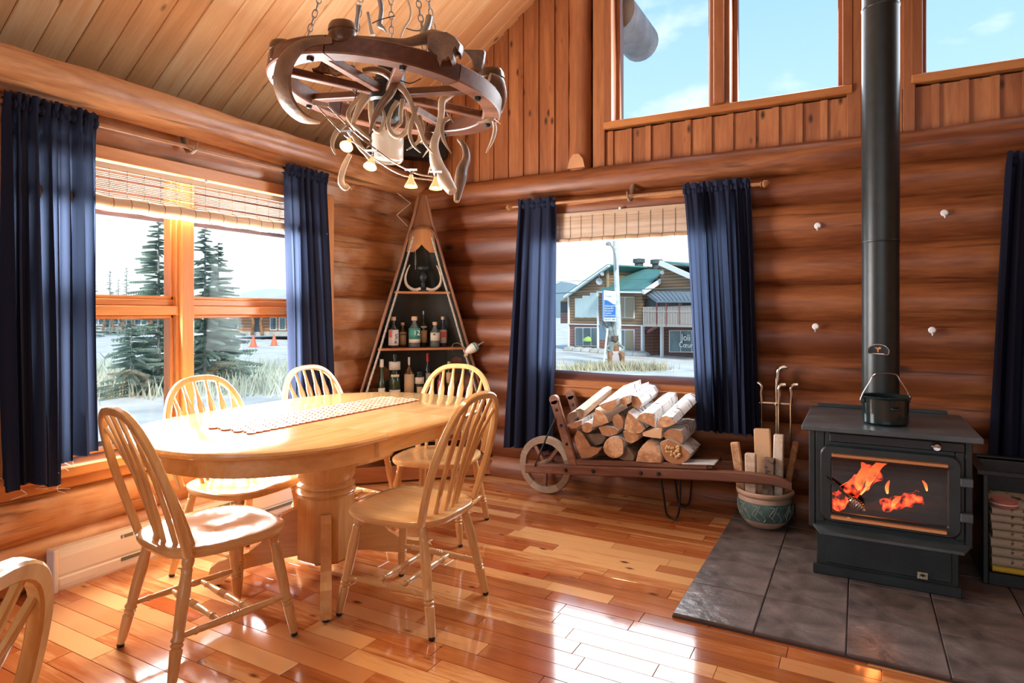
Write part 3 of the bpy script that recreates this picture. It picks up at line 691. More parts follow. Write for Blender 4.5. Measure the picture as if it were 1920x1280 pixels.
hemL = lambda s_: (0.0 if s_ > .58 else -.085) + .02 * math.sin(9 * s_)
curtain('window_curtain', 'navy curtain left of the side window, long ragged hem with loose threads', 'y', yy(4, 190), yy(182, 235), X_R, zz(100, 200) + .03, zz(180, 850), 9, 3, yy(8, 870), yy(184, 850), .034, hemL, True, rodz=zz(360, 277))
curtain('window_curtain', 'navy curtain right of the side window, behind the dining chair', 'y', yy(531, 320), yy(612, 335), X_R, zz(570, 327) + .012, .52, 6, 11, yy(543, 700), yy(632, 700), .026, rodz=zz(360, 277))
Y_R = .115
xx = lambda u, v: on_y(u, v, -Y_R).x
zy = lambda u, v: on_y(u, v, -Y_R).z
curtain('window_curtain', 'narrow navy curtain left of the centre window, beside the barrow wheel', 'x', xx(974, 380), xx(1042, 380), Y_R, zy(1000, 377), zy(970, 838), 4, 21, xx(954, 838), xx(1034, 838), .028, rodz=zy(1180, 368))
curtain('window_curtain', 'navy curtain right of the centre window, lit through by daylight', 'x', xx(1281, 350), xx(1407, 338), Y_R, zy(1340, 342), zy(1350, 810), 8, 5, xx(1309, 810), xx(1424, 800), .034, rodz=zy(1180, 368))
curtain('window_curtain', 'navy curtain at the right picture edge behind the stove', 'x', xx(1889, 300), xx(2050, 280), Y_R, zy(1900, 285), zy(1870, 900), 5, 8, xx(1853, 880), xx(2060, 880), .04, rodz=zy(1180, 368))
def rod(name, label, p0, p1, r=.011):
    root = thing(name, label, 'curtain rod'); p0, p1 = Vector(p0), Vector(p1)
    m = MB(); m.tube([p0, p1], r, 10); m.build('pole', M['rod'], root)
    for p, s_ in ((p0, -1), (p1, 1)):
        d = (p1 - p0).normalized() * s_; m = MB(); m.turned(p, p + d * .06, [(0, .01), (.15, .018), (.25, .012), (.45, .024), (.75, .02), (1, .003)], 12); m.build('finial', M['rod'], root)
    return root
r1 = rod('curtain_rod', 'wooden curtain rod above the side window', (X_R, -2.93, zz(360, 277)), (X_R, -.88, zz(360, 277)))
def antler_hook(root, wall, p, col='antler_d'):
    n = Vector(wall); t = Vector((n.y, -n.x, 0)); m = MB()
    m.tube([p - n * .10 + U * .10, p - n * .07 + U * .07, p - n * .055 + U * .01, p - n * .03 - U * .022, p + n * .0 - U * .026, p + n * .035 - U * .012, p + n * .05 + U * .025], [.016, .02, .014, .011, .010, .008, .003], 10)
    m.build('antler_bracket', M[col], root)
zr = zz(360, 277)
antler_hook(r1, (1, 0, 0), Vector((X_R, on_x(360, 275, X_R).y, zr)))
zr2 = zy(1180, 365)
r2 = rod('curtain_rod', 'wooden curtain rod above the centre window', (xx(962, 388), -Y_R, zy(1180, 368)), (xx(1424, 345), -Y_R, zy(1180, 368)))
antler_hook(r2, (0, -1, 0), Vector((xx(1180, 365), -Y_R, zy(1180, 368))))
M['bamboo'] = wood('bamboo_slat', ((.42, .24, .12), (.62, .42, .25), (.78, .60, .42)), axis=1, freq=30, stretch=30, rough=.5, tone=.4)
M['bamboo_x'] = wood('bamboo_slat_back', ((.26, .15, .08), (.40, .26, .16), (.52, .38, .26)), axis=0, freq=30, stretch=30, rough=.5, tone=.4)
M['cord'] = mat('blind_cord', (.06, .045, .035), .8)
def blind(label, axis, a0, a1, off, zt, zroll, rr, mt, roll=True, cover=.0056):
    root = thing('bamboo_blind', label, 'window blind'); L_ = abs(a1 - a0); V3 = (lambda a, d, z: (d, a, z)) if axis == 'y' else (lambda a, d, z: (a, -d, z))
    m = MB(); n = int((zt - zroll) / .0085)
    for k in range(n):
        z = zroll + (k + .5) * (zt - zroll) / n
        if cover < .006 and (k * 7 + k * k) % 11 == 0: continue
        c_ = V3((a0 + a1) / 2, off, z); sz = (.0025, L_, cover) if axis == 'y' else (L_, .0025, cover)
        m.box(c_, sz)
    o = m.build('slat_sheet', mt, root); o['kind'] = 'stuff'
    c_ = V3((a0 + a1) / 2, off - .012, zt + .012); one('box', c_, (.03, L_, .028) if axis == 'y' else (L_, .03, .028), None, .003).build('head_rail', mt, root)
    if roll:
        m = MB(); seg = 24; m.tube([V3(lerp(a0, a1, i / seg), off + .01, zroll - rr * .7 + .003 * math.sin(i * 2.1)) for i in range(seg + 1)], rr, 16); m.build('roll', mt, root)
    nc = int(L_ / .085)
    for k in range(nc + 1):
        a = lerp(a0 + .02, a1 - .02, k / nc); m = MB(); m.tube([V3(a, off + .004, zt), V3(a, off + .004, zroll)], .0012, 5)
        if roll: m.tube([V3(a, off + .01 + (rr + .001) * math.sin(t), zroll - rr * .7 + (rr + .001) * math.cos(t)) for t in [i * PI / 8 for i in range(9)]], .0012, 5)
        m.build('cord', M['cord'], root)
    c_ = V3((a0 + a1) / 2, off + .012, zt + .03); one('lathe', [(0, -.012), (.008, -.01), (.01, 0), (.005, .008), (0, .01)], 12, Matrix.Translation(c_)).build('cord_pulley', M['white'], root)
    return root
b1 = blind('half rolled bamboo blind in the side window', 'y', -2.80, -1.06, .055, 1.945, 1.80, .036, M['bamboo'])
b2 = blind('lowered bamboo blind at the top of the centre window', 'x', BX0 + .02, BX1 - .02, .045, 1.93, 1.77, .016, M['bamboo_x'], True, .0084)
# ================================================================ ANTLER CHANDELIER
ZC = 2.90
CC = at(728, 176, ZC)
e1 = (R - U * .125).normalized(); e2 = (F - U * .0).normalized(); e3 = e1.cross(e2).normalized(); e2 = e3.cross(e1).normalized()
RO, RI = .525, .445
ch = thing('antler_chandelier', 'wagon wheel chandelier dressed with antlers and small halogen spots over the table', 'chandelier', CC)
def cp(a, rho, h=0.0): return e1 * (rho * math.cos(a)) + e2 * (rho * math.sin(a)) + e3 * h
def cpx(u, v, Z): return at(u, v, Z) - CC
M['wheel'] = wood('wheel_wood', ((.055, .018, .010), (.12, .045, .024), (.24, .10, .055)), axis=0, freq=9, stretch=5, rough=.42, tone=.3)
M['drum'] = mat('turned_dark_wood', (.13, .065, .035), .28, 0, .4, 14, .1, 50, coat=.3)
NS = 6
for k in range(NS):
    a0 = 2 * PI * k / NS + .25; a1 = a0 + 2 * PI / NS - .012; m = MB(); vs = []; fs = []; n = 12
    for i in range(n + 1):
        a = lerp(a0, a1, i / n)
        for rho, h in ((RI + .006, -.036), (RO - .006, -.036), (RO, -.030), (RO, .030), (RO - .006, .036), (RI + .006, .036), (RI, .030), (RI, -.030)): vs.append(cp(a, rho, h))
    for i in range(n):
        for j in range(8): j2 = (j + 1) % 8; fs.append((i * 8 + j, i * 8 + j2, (i + 1) * 8 + j2, (i + 1) * 8 + j))
    fs += [tuple(range(8)), tuple(n * 8 + j for j in range(8))]; m.add(vs, fs, 0, True); m.build('felloe', M['wheel'], ch, angle=30)
bolt = one('lathe', [(0, -.02), (.013, -.018), (.016, -.008), (.016, 0), (0, 0)], 10)
for k in range(8):
    a = 2 * PI * k / 8 + .32
    m = MB(); m.bar(cp(a, .06), cp(a, RI + .01), .042, .034, e3, .004); m.build('spoke', M['wheel'], ch)
    p = cp(a, (RO + RI) / 2, -.036); m = MB(); m.lathe([(0, -.016), (.012, -.014), (.015, -.006), (.015, 0), (0, 0)], 10, frame3(e1, e2, e3, p)); m.build('bolt', M['black'], ch)
m = MB(); m.lathe([(0, -.12), (.055, -.12), (.07, -.10), (.07, -.05), (.082, -.04), (.082, .04), (.07, .05), (.06, .13), (.03, .14), (0, .14)], 20, frame3(e1, e2, e3)); m.build('hub', M['black'], ch)
# hanging glass lamp under the hub
LP = cpx(727, 277, 2.86)
M['milk'] = mat('smoked_milk_glass', (.72, .68, .64), .15, 0, 0, coat=.4, emis=(1, .75, .5), es=.12)
m = MB(); m.lathe([(.062, -.064), (.070, -.055), (.072, .055), (.066, .064), (.060, .058), (.060, -.05), (0, -.055)], 28, Matrix.Translation(LP), cap=False); lg = m.build('lamp_glass', M['milk'], ch)
m = MB(); m.lathe([(.045, .0), (.05, .004), (.05, .035), (.045, .04)], 24, Matrix.Translation(LP + Vector((0, 0, -.02)))); m.build('burner', mat('copper_band', (.62, .30, .14), .3, .6), lg)
m = MB(); m.tube([LP + Vector((0, 0, .06)), cp(0, 0, -.11)], .006, 8); m.build('lamp_stem', M['black'], ch)
# wooden drums sitting on the rim
for (u, v, Z, rp, hp) in ((644, 84, 2.42, 27, 42), (531, 118, 2.62, 24, 40), (922, 176, 2.98, 26, 46), (800, 268, 3.30, 16, 30)):
    p = cpx(u, v, Z); q = Z / FPX; r_ = rp * q; h_ = hp * q
    m = MB(); m.lathe([(r_ * .82, 0), (r_ * .96, h_ * .08), (r_, h_ * .42), (r_ * .93, h_ * .55), (r_ * 1.0, h_ * .6), (r_ * .95, h_ * .8), (r_ * .8, h_ * .95), (r_ * .4, h_), (0, h_)], 24, Matrix.Translation(p) @ Matrix.Rotation(.08, 4, 'X')); m.build('wooden_drum', M['drum'], ch)
def smooth(pts, n=4):
    P = [Vector(p) for p in pts]; out = []
    for i in range(len(P) - 1):
        p0, p1, p2, p3 = P[max(i - 1, 0)], P[i], P[i + 1], P[min(i + 2, len(P) - 1)]
        for k in range(n):
            t = k / n; out.append(.5 * ((2 * p1) + (p2 - p0) * t + (2 * p0 - 5 * p1 + 4 * p2 - p3) * t * t + (3 * p1 - p0 - 3 * p2 + p3) * t ** 3))
    return out + [P[-1]]
def antler(name, mt, pts, Z0, Z1, rs, flat=1.0, prongs=(), n=10):
    """pts in photograph-scaled steps (u, v); Z from Z0 to Z1; rs radii in the same steps"""
    k = len(pts); W = [cpx(480 + x / 3.2, y / 3.2, lerp(Z0, Z1, i / max(1, k - 1))) for i, (x, y) in enumerate(pts)]
    rr = [1.15 * r_ / 3.2 * lerp(Z0, Z1, i / max(1, k - 1)) / FPX for i, r_ in enumerate(rs)]
    S = smooth(W); RR = []
    for i in range(k - 1):
        for j in range(4): RR.append(lerp(rr[i], rr[i + 1], j / 4))
    RR.append(rr[-1]); m = MB(); m.tube(S, RR, n, flat=flat, up=F); o = m.build(name, mt, ch)
    for pp, pr in prongs:
        m = MB(); Wp = smooth([cpx(480 + x / 3.2, y / 3.2, (Z0 + Z1) / 2) for x, y in pp]); kk = len(Wp)
        m.tube(Wp, [lerp(pr, 1.0, i / (kk - 1)) / 3.2 * Z0 / FPX for i in range(kk)], 8, up=F); m.build('prong', mt, o)
A, D, B = M['antler'], M['antler_d'], M['bone']
antler('antler', D, [(460, 240), (330, 252), (235, 305), (170, 400), (158, 520), (200, 630), (285, 710), (385, 735)], 2.38, 2.62, [18, 26, 46, 68, 74, 66, 46, 14], .35)
antler('antler', D, [(600, 238), (740, 246), (890, 256), (990, 238), (1060, 222), (1120, 235)], 2.40, 2.56, [22, 22, 22, 30, 40, 40], .7, [(((760, 440), (770, 360), (830, 300)), 0.1)][:0])
def palm(poly, Z, d, mt, name='antler_palm'):
    m = MB(); P = [cpx(480 + x / 3.2, y / 3.2, Z) for x, y in poly]; c_ = sum(P, Vector()) / len(P); n = len(P)
    ring = lambda s_, off: [c_ + (p - c_) * s_ + F * off for p in P]
    L = [ring(.86, -d / 2), ring(1, -d * .2), ring(1, d * .2), ring(.86, d / 2)]; loop_stack(m, L); m.build(name, mt, ch, angle=50)
palm([(1030, 222), (1080, 205), (1150, 205), (1205, 235), (1245, 290), (1232, 335), (1212, 300), (1195, 330), (1200, 385), (1180, 400), (1165, 370), (1120, 400), (1108, 440), (1090, 392), (1045, 396), (1070, 360), (1035, 310)], 2.50, .09, D)
palm([(1230, 298), (1300, 298), (1368, 300), (1380, 318), (1372, 370), (1355, 440), (1320, 470), (1300, 468), (1306, 420), (1295, 370), (1270, 335)], 2.85, .04, D)
antler('antler', D, [(640, 425), (700, 418), (770, 435), (828, 490), (805, 560), (745, 640), (705, 720), (682, 800)], 2.70, 2.72, [14, 18, 20, 22, 22, 20, 15, 3], 1.0)
antler('antler', A, [(835, 495), (890, 545), (930, 620), (955, 700), (985, 780), (1015, 860), (1062, 920)], 2.72, 2.66, [20, 17, 14, 13, 12, 10, 2])
antler('antler', A, [(672, 575), (630, 630), (600, 690), (580, 745)], 2.72, 2.72, [20, 20, 15, 10])
antler('antler', A, [(755, 640), (770, 700), (755, 765), (735, 790), (705, 760), (690, 690), (690, 610)], 2.74, 2.78, [4, 9, 11, 12, 14, 14, 14])
antler('antler', A, [(848, 610), (815, 660), (793, 730), (810, 795), (850, 822), (895, 795), (912, 735), (898, 655)], 2.76, 2.70, [14, 12, 12, 12, 12, 13, 12, 4])
antler('antler', A, [(880, 600), (868, 680), (870, 730), (845, 760), (820, 775)], 2.80, 2.70, [13, 12, 10, 7, 2])
antler('antler', A, [(545, 735), (490, 785), (462, 840), (460, 885), (478, 928)], 2.66, 2.60, [14, 14, 12, 9, 2])
antler('antler', A, [(580, 745), (640, 800), (690, 845), (660, 890)], 2.66, 2.60, [12, 11, 8, 3])
antler('antler', A, [(585, 810), (625, 880), (660, 920), (690, 960)], 2.62, 2.60, [14, 16, 14, 12])
antler('bone', B, [(565, 925), (535, 985), (515, 1045), (512, 1095), (535, 1125), (556, 1112)], 2.60, 2.60, [12, 15, 16, 18, 18, 14])
antler('antler', B, [(1190, 510), (1165, 560), (1118, 605), (1112, 690), (1095, 775), (1068, 875), (1082, 975), (1125, 1065), (1180, 1150)], 2.95, 2.66, [20, 24, 20, 18, 18, 24, 34, 40, 26], 1.0, [(((1062, 870), (1035, 895), (1000, 945)), 12), (((1060, 985), (1045, 1010), (1032, 1045)), 10)])
antler('antler', D, [(1215, 835), (1252, 880), (1262, 950), (1238, 1010), (1228, 1070), (1215, 1140), (1203, 1208)], 2.90, 2.76, [10, 16, 22, 30, 32, 24, 14])
antler('antler', A, [(1165, 705), (1125, 730), (1115, 785), (1130, 850), (1172, 920)], 2.80, 2.70, [10, 13, 12, 9, 2], 1.0, [(((1150, 710), (1170, 715), (1185, 738)), 7), (((1122, 790), (1135, 795), (1148, 806)), 6)])
antler('antler', B, [(1422, 715), (1434, 775), (1415, 850), (1380, 916)], 3.0, 2.92, [8, 11, 9, 2], 1.0, [(((1432, 712), (1450, 728), (1468, 746)), 5)])
antler('antler', A, [(965, 640), (938, 720), (922, 800), (945, 870), (990, 918)], 2.70, 2.62, [10, 12, 11, 9, 2])
antler('antler', A, [(978, 700), (1000, 770), (985, 830), (950, 870), (905, 900)], 2.76, 2.66, [14, 13, 11, 8, 2])
antler('antler', A, [(640, 560), (575, 640), (555, 700), (600, 780)], 2.85, 2.80, [9, 12, 13, 9])
antler('antler', D, [(1400, 470), (1455, 500), (1472, 580), (1455, 660), (1400, 715), (1330, 735)], 2.86, 2.98, [30, 34, 30, 26, 18, 8], .7)
antler('bone', M['grey'], [(618, 28), (612, 80), (604, 140), (600, 190)], 2.62, 2.66, [16, 11, 11, 14])
antler('bone', B, [(672, 75), (682, 130), (690, 180), (700, 214)], 2.70, 2.70, [10, 10, 12, 16])
antler('antler', M['grey'], [(738, -20), (752, 50), (745, 120), (742, 152), (768, 172), (788, 204)], 2.90, 2.90, [14, 13, 13, 16, 8, 1])
antler('antler', B, [(905, -10), (928, 60), (920, 120), (885, 175), (865, 235)], 2.9, 2.8, [6, 7, 7, 7, 4])
antler('bone', M['grey'], [(1040, 100), (1030, 150), (1005, 205), (1000, 225)], 2.62, 2.58, [18, 18, 20, 22])
M['wire'] = mat('rusty_wire', (.09, .06, .05), .6, .4)
for pts in ([(680, 150), (740, 120), (835, 95)], [(900, 170), (960, 185), (1010, 175), (1040, 170)], [(700, 460), (750, 480), (790, 440), (860, 410)], [(500, 470), (560, 520), (610, 570), (640, 600)], [(740, 520), (820, 470), (920, 500), (990, 470)], [(605, 480), (600, 560), (585, 640)]):
    m = MB(); m.tube(smooth([cpx(480 + x / 3.2, y / 3.2, 2.85) for x, y in pts]), .0028, 6); m.build('wire', M['wire'], ch)
# fur strip lying over the spokes
m = MB(); S = smooth([cpx(480 + x / 3.2, y / 3.2, 2.80) for x, y in ((345, 430), (400, 410), (470, 410), (540, 420), (600, 440))]); rr = [.012 + .018 * math.sin(PI * i / (len(S) - 1)) for i in range(len(S))]; m.tube(S, rr, 12)
m.v = [tuple(Vector(p) + Vector((noise.noise(Vector(p) * 40), noise.noise(Vector(p) * 40 + Vector((9, 0, 0))), noise.noise(Vector(p) * 40 + Vector((0, 9, 0))))) * .014) for p in m.v]
m.build('fur_strip', mat('brown_fur', (.14, .07, .03), .9, 0, .6, 60, .8, 120), ch)
# chains
lk = []
def chain(p, q):
    p, q = Vector(p), Vector(q); d = q - p; n = int(d.length / .034); ax = d.normalized(); s1 = ax.orthogonal().normalized(); s2 = ax.cross(s1); m = MB()
    for i in range(n):
        c_ = p + ax * (.034 * (i + .5)); sd = s1 if i % 2 == 0 else s2
        m.tube([c_ + ax * (.021 * math.cos(t)) + sd * (.0105 * math.sin(t)) for t in [2 * PI * j / 10 for j in range(10)]], .0026, 6, closed=True)
    o = m.build('chain', M['grey'], ch); o['kind'] = 'stuff'
top = Vector((0, 0, 1.45))
for a in (.9, 2.3, 3.7, 5.3): chain(cp(a, .40, .03), top)
chain(cp(0, 0, .14), top)
m = MB(); m.tube([top, Vector((0, 0, zc(CC.x) + .02 - CC.z))], .008, 8); m.build('ceiling_hook', M['black'], ch)
# cable-spot rail
M['bulb'] = mat('halogen_bulb', (1, .9, .7), .3, emis=(1.0, .62, .25), es=40)
M['reflector'] = mat('glass_reflector', (.9, .62, .38), .15, .3, emis=(1.0, .45, .16), es=.9)
rail = lambda pts, Z: smooth([cpx(480 + x / 3.2, y / 3.2, Z + .0) for x, y in pts])
for pts in ([(345, 612), (520, 800), (640, 890), (745, 975), (885, 1052), (1075, 1082)], [(430, 632), (600, 800), (740, 912), (830, 975), (960, 1040), (1062, 1060)]):
    m = MB(); m.tube(rail(pts, 2.58), .0032, 8); m.build('lamp_rail', M['chrome'], ch)
m = MB(); m.bar(cpx(480 + 338 / 3.2, 612 / 3.2, 2.58), cpx(480 + 436 / 3.2, 632 / 3.2, 2.58), .012, .022, U, .003); m.build('rail_connector', M['chrome'], ch)
spot = []
for i, (x, y, dx, dy, dz) in enumerate(((548, 868, -.1, -.55, -.6), (688, 985, -.1, -.4, -.8), (930, 1100, 0, -.1, -1), (1078, 1112, 0, -.1, -1))):
    p = cpx(480 + x / 3.2, y / 3.2, 2.56); dirv = (R * dx + F * dy + U * dz).normalized(); q = dirv.to_track_quat('Z', 'Y').to_matrix().to_4x4(); Mt = Matrix.Translation(p) @ q
    lamp = MB().lathe([(.008, -.035), (.010, -.02), (.016, -.008), (.024, .006), (.027, .014)], 20, Mt, cap=False).build('spot_lamp', M['reflector'], ch)
    MB().lathe([(0, .008), (.019, .008), (.019, .010), (0, .012)], 16, Mt).build('bulb', M['bulb'], lamp)
    b_ = MB(); b_.tube([p - dirv * .03, p - dirv * .045 + U * .012, p + U * .058], .005, 8); b_.bar(p + U * .055 - R * .025, p + U * .055 + R * .025, .006, .008, U); b_.build('lamp_bracket', M['chrome'], lamp)
    l = bpy.data.lights.new('halogen_spot', 'SPOT'); l.energy = 9; l.color = (1, .62, .30); l.spot_size = 1.9; l.spot_blend = .8; l.shadow_soft_size = .02
    lo = bpy.data.objects.new('halogen_light', l); COL.objects.link(lo); lo.parent = lamp; lo.location = p + dirv * .018; lo.rotation_euler = dirv.to_track_quat('-Z', 'Y').to_euler()
# ================================================================ CANOE SHELF IN THE CORNER
KX = Vector((.7071, .7071, 0)); KY = Vector((.7071, -.7071, 0)); KO = Vector((.365, -.365, 0))
M['canoe'] = wood('canoe_wood', ((.10, .035, .015), (.20, .075, .03), (.32, .14, .06)), axis=2, freq=8, stretch=8, rough=.4, tone=.2)
M['canoe_in'] = mat('canoe_inside', (.035, .035, .028), .7, 0, .3, 6)
M['shelf'] = wood('shelf_wood', ((.24, .08, .03), (.40, .15, .06), (.50, .22, .09)), axis=0, freq=8, stretch=8, rough=.35, tone=.2)
cs = thing('canoe_shelf', 'upright half canoe made into corner shelves with laced gunwales', 'shelf', KO)
cs.rotation_euler = (0, 0, PI / 4)     # local x = along the opening, local -y = towards the room
PR = [(.012, .56, .34), (.30, .52, .34), (.65, .44, .32), (.99, .335, .28), (1.20, .275, .24), (1.41, .212, .20), (1.60, .155, .15), (1.77, .108, .11), (1.95, .055, .06), (2.12, .016, .02)]
def prof(z):
    for i in range(len(PR) - 1):
        if PR[i][0] <= z <= PR[i + 1][0]:
            t = (z - PR[i][0]) / (PR[i + 1][0] - PR[i][0]); return lerp(PR[i][1], PR[i + 1][1], t), lerp(PR[i][2], PR[i + 1][2], t)
    return PR[-1][1:]
def hull(s_, t, off=0.0):
    z = lerp(.012, 2.12, t); w_, d_ = prof(z); a = PI * s_; return ((w_ + off) * math.cos(a), (d_ + off) * math.sin(a) ** .8 if 0 < s_ < 1 else 0.0, z)
m = MB(); m.grid(lambda s_, t: hull(s_, t, .012), 20, 24); ho = m.build('hull', M['canoe'], cs)
m = MB(); m.grid(lambda s_, t: hull(s_, t, 0), 20, 24); m.build('hull_lining', M['canoe_in'], cs)
for sx in (-1, 1):
    m = MB(); m.tube([(sx * (prof(z)[0] + .012), -.008, z) for z in [.012 + 2.108 * i / 24 for i in range(25)]], .011, 8); go = m.build('gunwale', M['canoe'], cs)
    m = MB(); m.tube([(sx * (prof(z)[0] - .028), -.014, z) for z in [.03 + 1.78 * i / 24 for i in range(25)]], .0075, 8); m.build('inner_gunwale', mat('pale_gunwale', (.46, .42, .36), .45), cs)
    m = MB()
    for i in range(46):
        z = .08 + i * .038; x = sx * (prof(z)[0] - .028); m.tube([(x + .010 * math.cos(t), -.014 + .010 * math.sin(t), z + .004 * math.sin(t)) for t in [2 * PI * j / 8 for j in range(8)]], .0022, 5, closed=True)
    o = m.build('lacing', mat('lacing_cord', (.30, .27, .22), .7), cs); o['kind'] = 'stuff'
m = MB(); m.prism([(-.115, 1.70), (-.06, 1.70), (-.02, 1.735), (0, 1.76), (.02, 1.735), (.06, 1.70), (.115, 1.70), (.085, 1.85), (.03, 1.92), (-.03, 1.92), (-.085, 1.85)], .012, frame3((1, 0, 0), (0, 0, 1), (0, -1, 0), (0, .03, 0))); m.build('deck_plate', wood('deck_plate_wood', ((.40, .16, .06), (.58, .26, .10), (.66, .34, .15)), axis=2), cs)
m = MB(); m.tube([(.10 * math.cos(t), -.02, 1.80 + .085 * math.sin(t)) for t in [PI * j / 14 for j in range(15)]], .008, 8); m.build('deck_coaming', M['canoe'], cs)
m = MB(); m.prism([(-.085, 1.88), (.085, 1.88), (.022, 2.12), (-.022, 2.12)], .016, frame3((1, 0, 0), (0, 0, 1), (0, -1, 0), (0, .014, 0))); m.build('bow_plate', M['canoe'], cs)
for z in (1.405, .985, .60, .30):
    w_, d_ = prof(z); m = MB(); m.prism([(w_ * math.cos(PI * i / 14) * .97, d_ * math.sin(PI * i / 14) * .97 - .02) for i in range(15)], .016, Matrix.Translation((0, 0, z - .016))); m.build('shelf_board', M['shelf'], cs)
one('box', (0, -.03, .07), (1.05, .02, .11), None, .004).build('base_board', M['shelf'], cs)
# ---- bottles
def kpt(u, v, d=0.0):      # point on the opening plane of the shelf, d behind it
    p0 = KO - KY * d; r_ = ray(u, v); t = (p0 - C).dot(KY) / r_.dot(KY); return C + r_ * t
def gm(n, c_, r_=.12, tr=.0): return mat(n, c_, r_, coat=.3)
GL = {'dk': gm('bottle_dark', (.02, .022, .018)), 'gn': gm('bottle_green', (.03, .05, .02)), 'cl': gm('bottle_clear', (.10, .12, .12)), 'am': gm('bottle_amber', (.10, .045, .012)), 'rd': gm('bottle_red', (.25, .03, .03)), 'bl': gm('bottle_blue', (.03, .045, .09))}
CORK = mat('cork', (.62, .42, .26), .7, 0, .2, 30); CREAM = mat('label_cream', (.70, .62, .48), .6); TAN = mat('label_tan', (.55, .38, .20), .6); TEAL = mat('label_teal', (.05, .30, .24), .5); PINK = mat('label_pale', (.72, .66, .64), .5); REDL = mat('label_red', (.60, .10, .08), .5); INK = mat('print_ink', (.06, .05, .05), .6); WHITEP = mat('print_white', (.85, .85, .82), .6)
def bottle(name, label, u, z, d, hpx, wpx, body, capm, caph, labs, style='round', neck=.36, shoulder=.62):
    p = kpt(u, HZ, d); p.z = z; k = (p - C).dot(F) / FPX; h = hpx * k; r_ = wpx * k / 2; b = thing(name, label, 'bottle', p, PI / 4, 'bottles on the canoe shelf')
    rn = r_ * neck; sh = h * shoulder; m = MB()
    m.lathe([(0, .002), (r_ * .9, .002), (r_, .008), (r_, sh * .92), (r_ * .92, sh), (lerp(rn, r_, .35), sh + (h - sh) * .22), (rn * 1.1, sh + (h - sh) * .4), (rn, sh + (h - sh) * .55), (rn, h - caph), (rn * 1.15, h - caph), (rn * 1.15, h - caph + .003), (0, h - caph + .003)], 22); m.build('glass', GL[body], b)
    m = MB(); cw = rn * (1.35 if capm is CORK else 1.15); m.lathe([(cw, h - caph * 1.0), (cw * 1.05, h - caph * .4), (cw, h), (0, h)], 16); m.build('stopper', capm, b)
    for (z0, z1, mt, half_) in labs:
        m = MB(); m.grid(lambda s_, t: ((r_ + .0009) * math.sin(lerp(-half_, half_, s_)), -(r_ + .0009) * math.cos(lerp(-half_, half_, s_)), lerp(z0 * h, z1 * h, t)), 12, 1); lo = m.build('paper_label', mt, b); lo.modifiers.new('thick', 'SOLIDIFY').thickness = .0004
    return b, h, r_
def btext(b, s, size, mt, r_, z, dx=0.0, sx=1.0): return text('lettering', s, size, mt, b, frame3((1, 0, 0), (0, 0, 1), (0, -1, 0), (dx, -r_ - .002, z)), sx=sx)
S2, S3 = .986, .601
b, h, r_ = bottle('bottle', 'cork-topped bottle with a white label and red stripes, left end of upper row', 737.5, S2, .06, 58, 20, 'dk', CORK, .028, [(.08, .58, PINK, 1.25)])
m = MB(); rbox(m, -.034, -.016, -r_ - .003, -r_ - .0015, h * .34, h * .57, 0); m.build('red_print', REDL, b); btext(b, 'S', .05, INK, r_, h * .36, .018); btext(b, '&', .03, INK, r_, h * .18, .012)
b, h, r_ = bottle('bottle', 'small bottle with a square tan label behind the white-labelled one', 755, S2, .13, 46, 14, 'am', CORK, .022, [(.1, .62, TAN, 1.2)]); m = MB(); rbox(m, -.022, .022, -r_ - .003, -r_ - .0015, h * .50, h * .535); m.build('print_bar', INK, b)
b, h, r_ = bottle('bottle', 'clear bottle with a teal label numbered 12', 777, S2, .05, 58, 22, 'cl', CORK, .030, [(.28, .62, TEAL, 1.3), (.16, .275, CREAM, 1.3)]); btext(b, '12', .052, WHITEP, r_, h * .47, .012)
b, h, r_ = bottle('bottle', 'slim bottle with a ringed neck and olive label, right of the 12 bottle', 794, S2, .13, 67, 14, 'dk', M['grey'], .03, [(.12, .46, TAN, 1.2), (.53, .58, CREAM, 1.0)], neck=.2, shoulder=.6)
b, h, r_ = bottle('bottle', 'squat bottle with a cream label numbered 48', 815.5, S2, .06, 47, 18, 'cl', CORK, .024, [(.26, .58, CREAM, 1.3)]); btext(b, '48', .022, INK, r_, h * .51, -.012)
b, h, r_ = bottle('bottle', 'tall bottle with a red and pink label, right end of upper row', 830.5, S2, .12, 56, 15, 'bl', CORK, .024, [(.12, .56, PINK, 1.25)]); m = MB(); rbox(m, -.022, .02, -r_ - .003, -r_ - .0015, h * .30, h * .50); m.build('red_print', REDL, b)
CAPW = mat('cream_foil', (.72, .66, .56), .5); CAPB = mat('black_foil', (.015, .018, .02), .4); CAPR = mat('red_foil', (.42, .03, .02), .4)
bottle('bottle', 'slender green bottle with a white neck sleeve, left end of lower row', 715.5, S3, .05, 76, 13, 'gn', CAPW, .06, [(.06, .30, CREAM, 1.3)], neck=.5, shoulder=.45)
bottle('bottle', 'wide dark wine bottle with white neck foil and broad pale label', 740, S3, .06, 84, 21, 'gn', CAPB, .035, [(.0, .22, PINK, 1.3), (.66, .84, CAPW, 3.1), (.5, .56, CREAM, .8)], neck=.36, shoulder=.48)
bottle('bottle', 'tan ceramic looking bottle with a dark round emblem', 767, S3, .05, 78, 18, 'am', CAPW, .06, [(.12, .60, TAN, 1.5), (.04, .10, CREAM, 1.3)], neck=.2, shoulder=.64)
b, h, r_ = bottle('bottle', 'short bottle with two cream labels in the lower row', 786, S3, .06, 50, 18, 'dk', CAPB, .02, [(.56, .80, CREAM, 1.4), (.05, .45, TAN, .6)], neck=.6, shoulder=.82)
bottle('bottle', 'red capped bottle with a narrow white label', 802, S3, .12, 82, 13, 'dk', CAPR, .07, [(.25, .55, PINK, .8)], neck=.4, shoulder=.6)
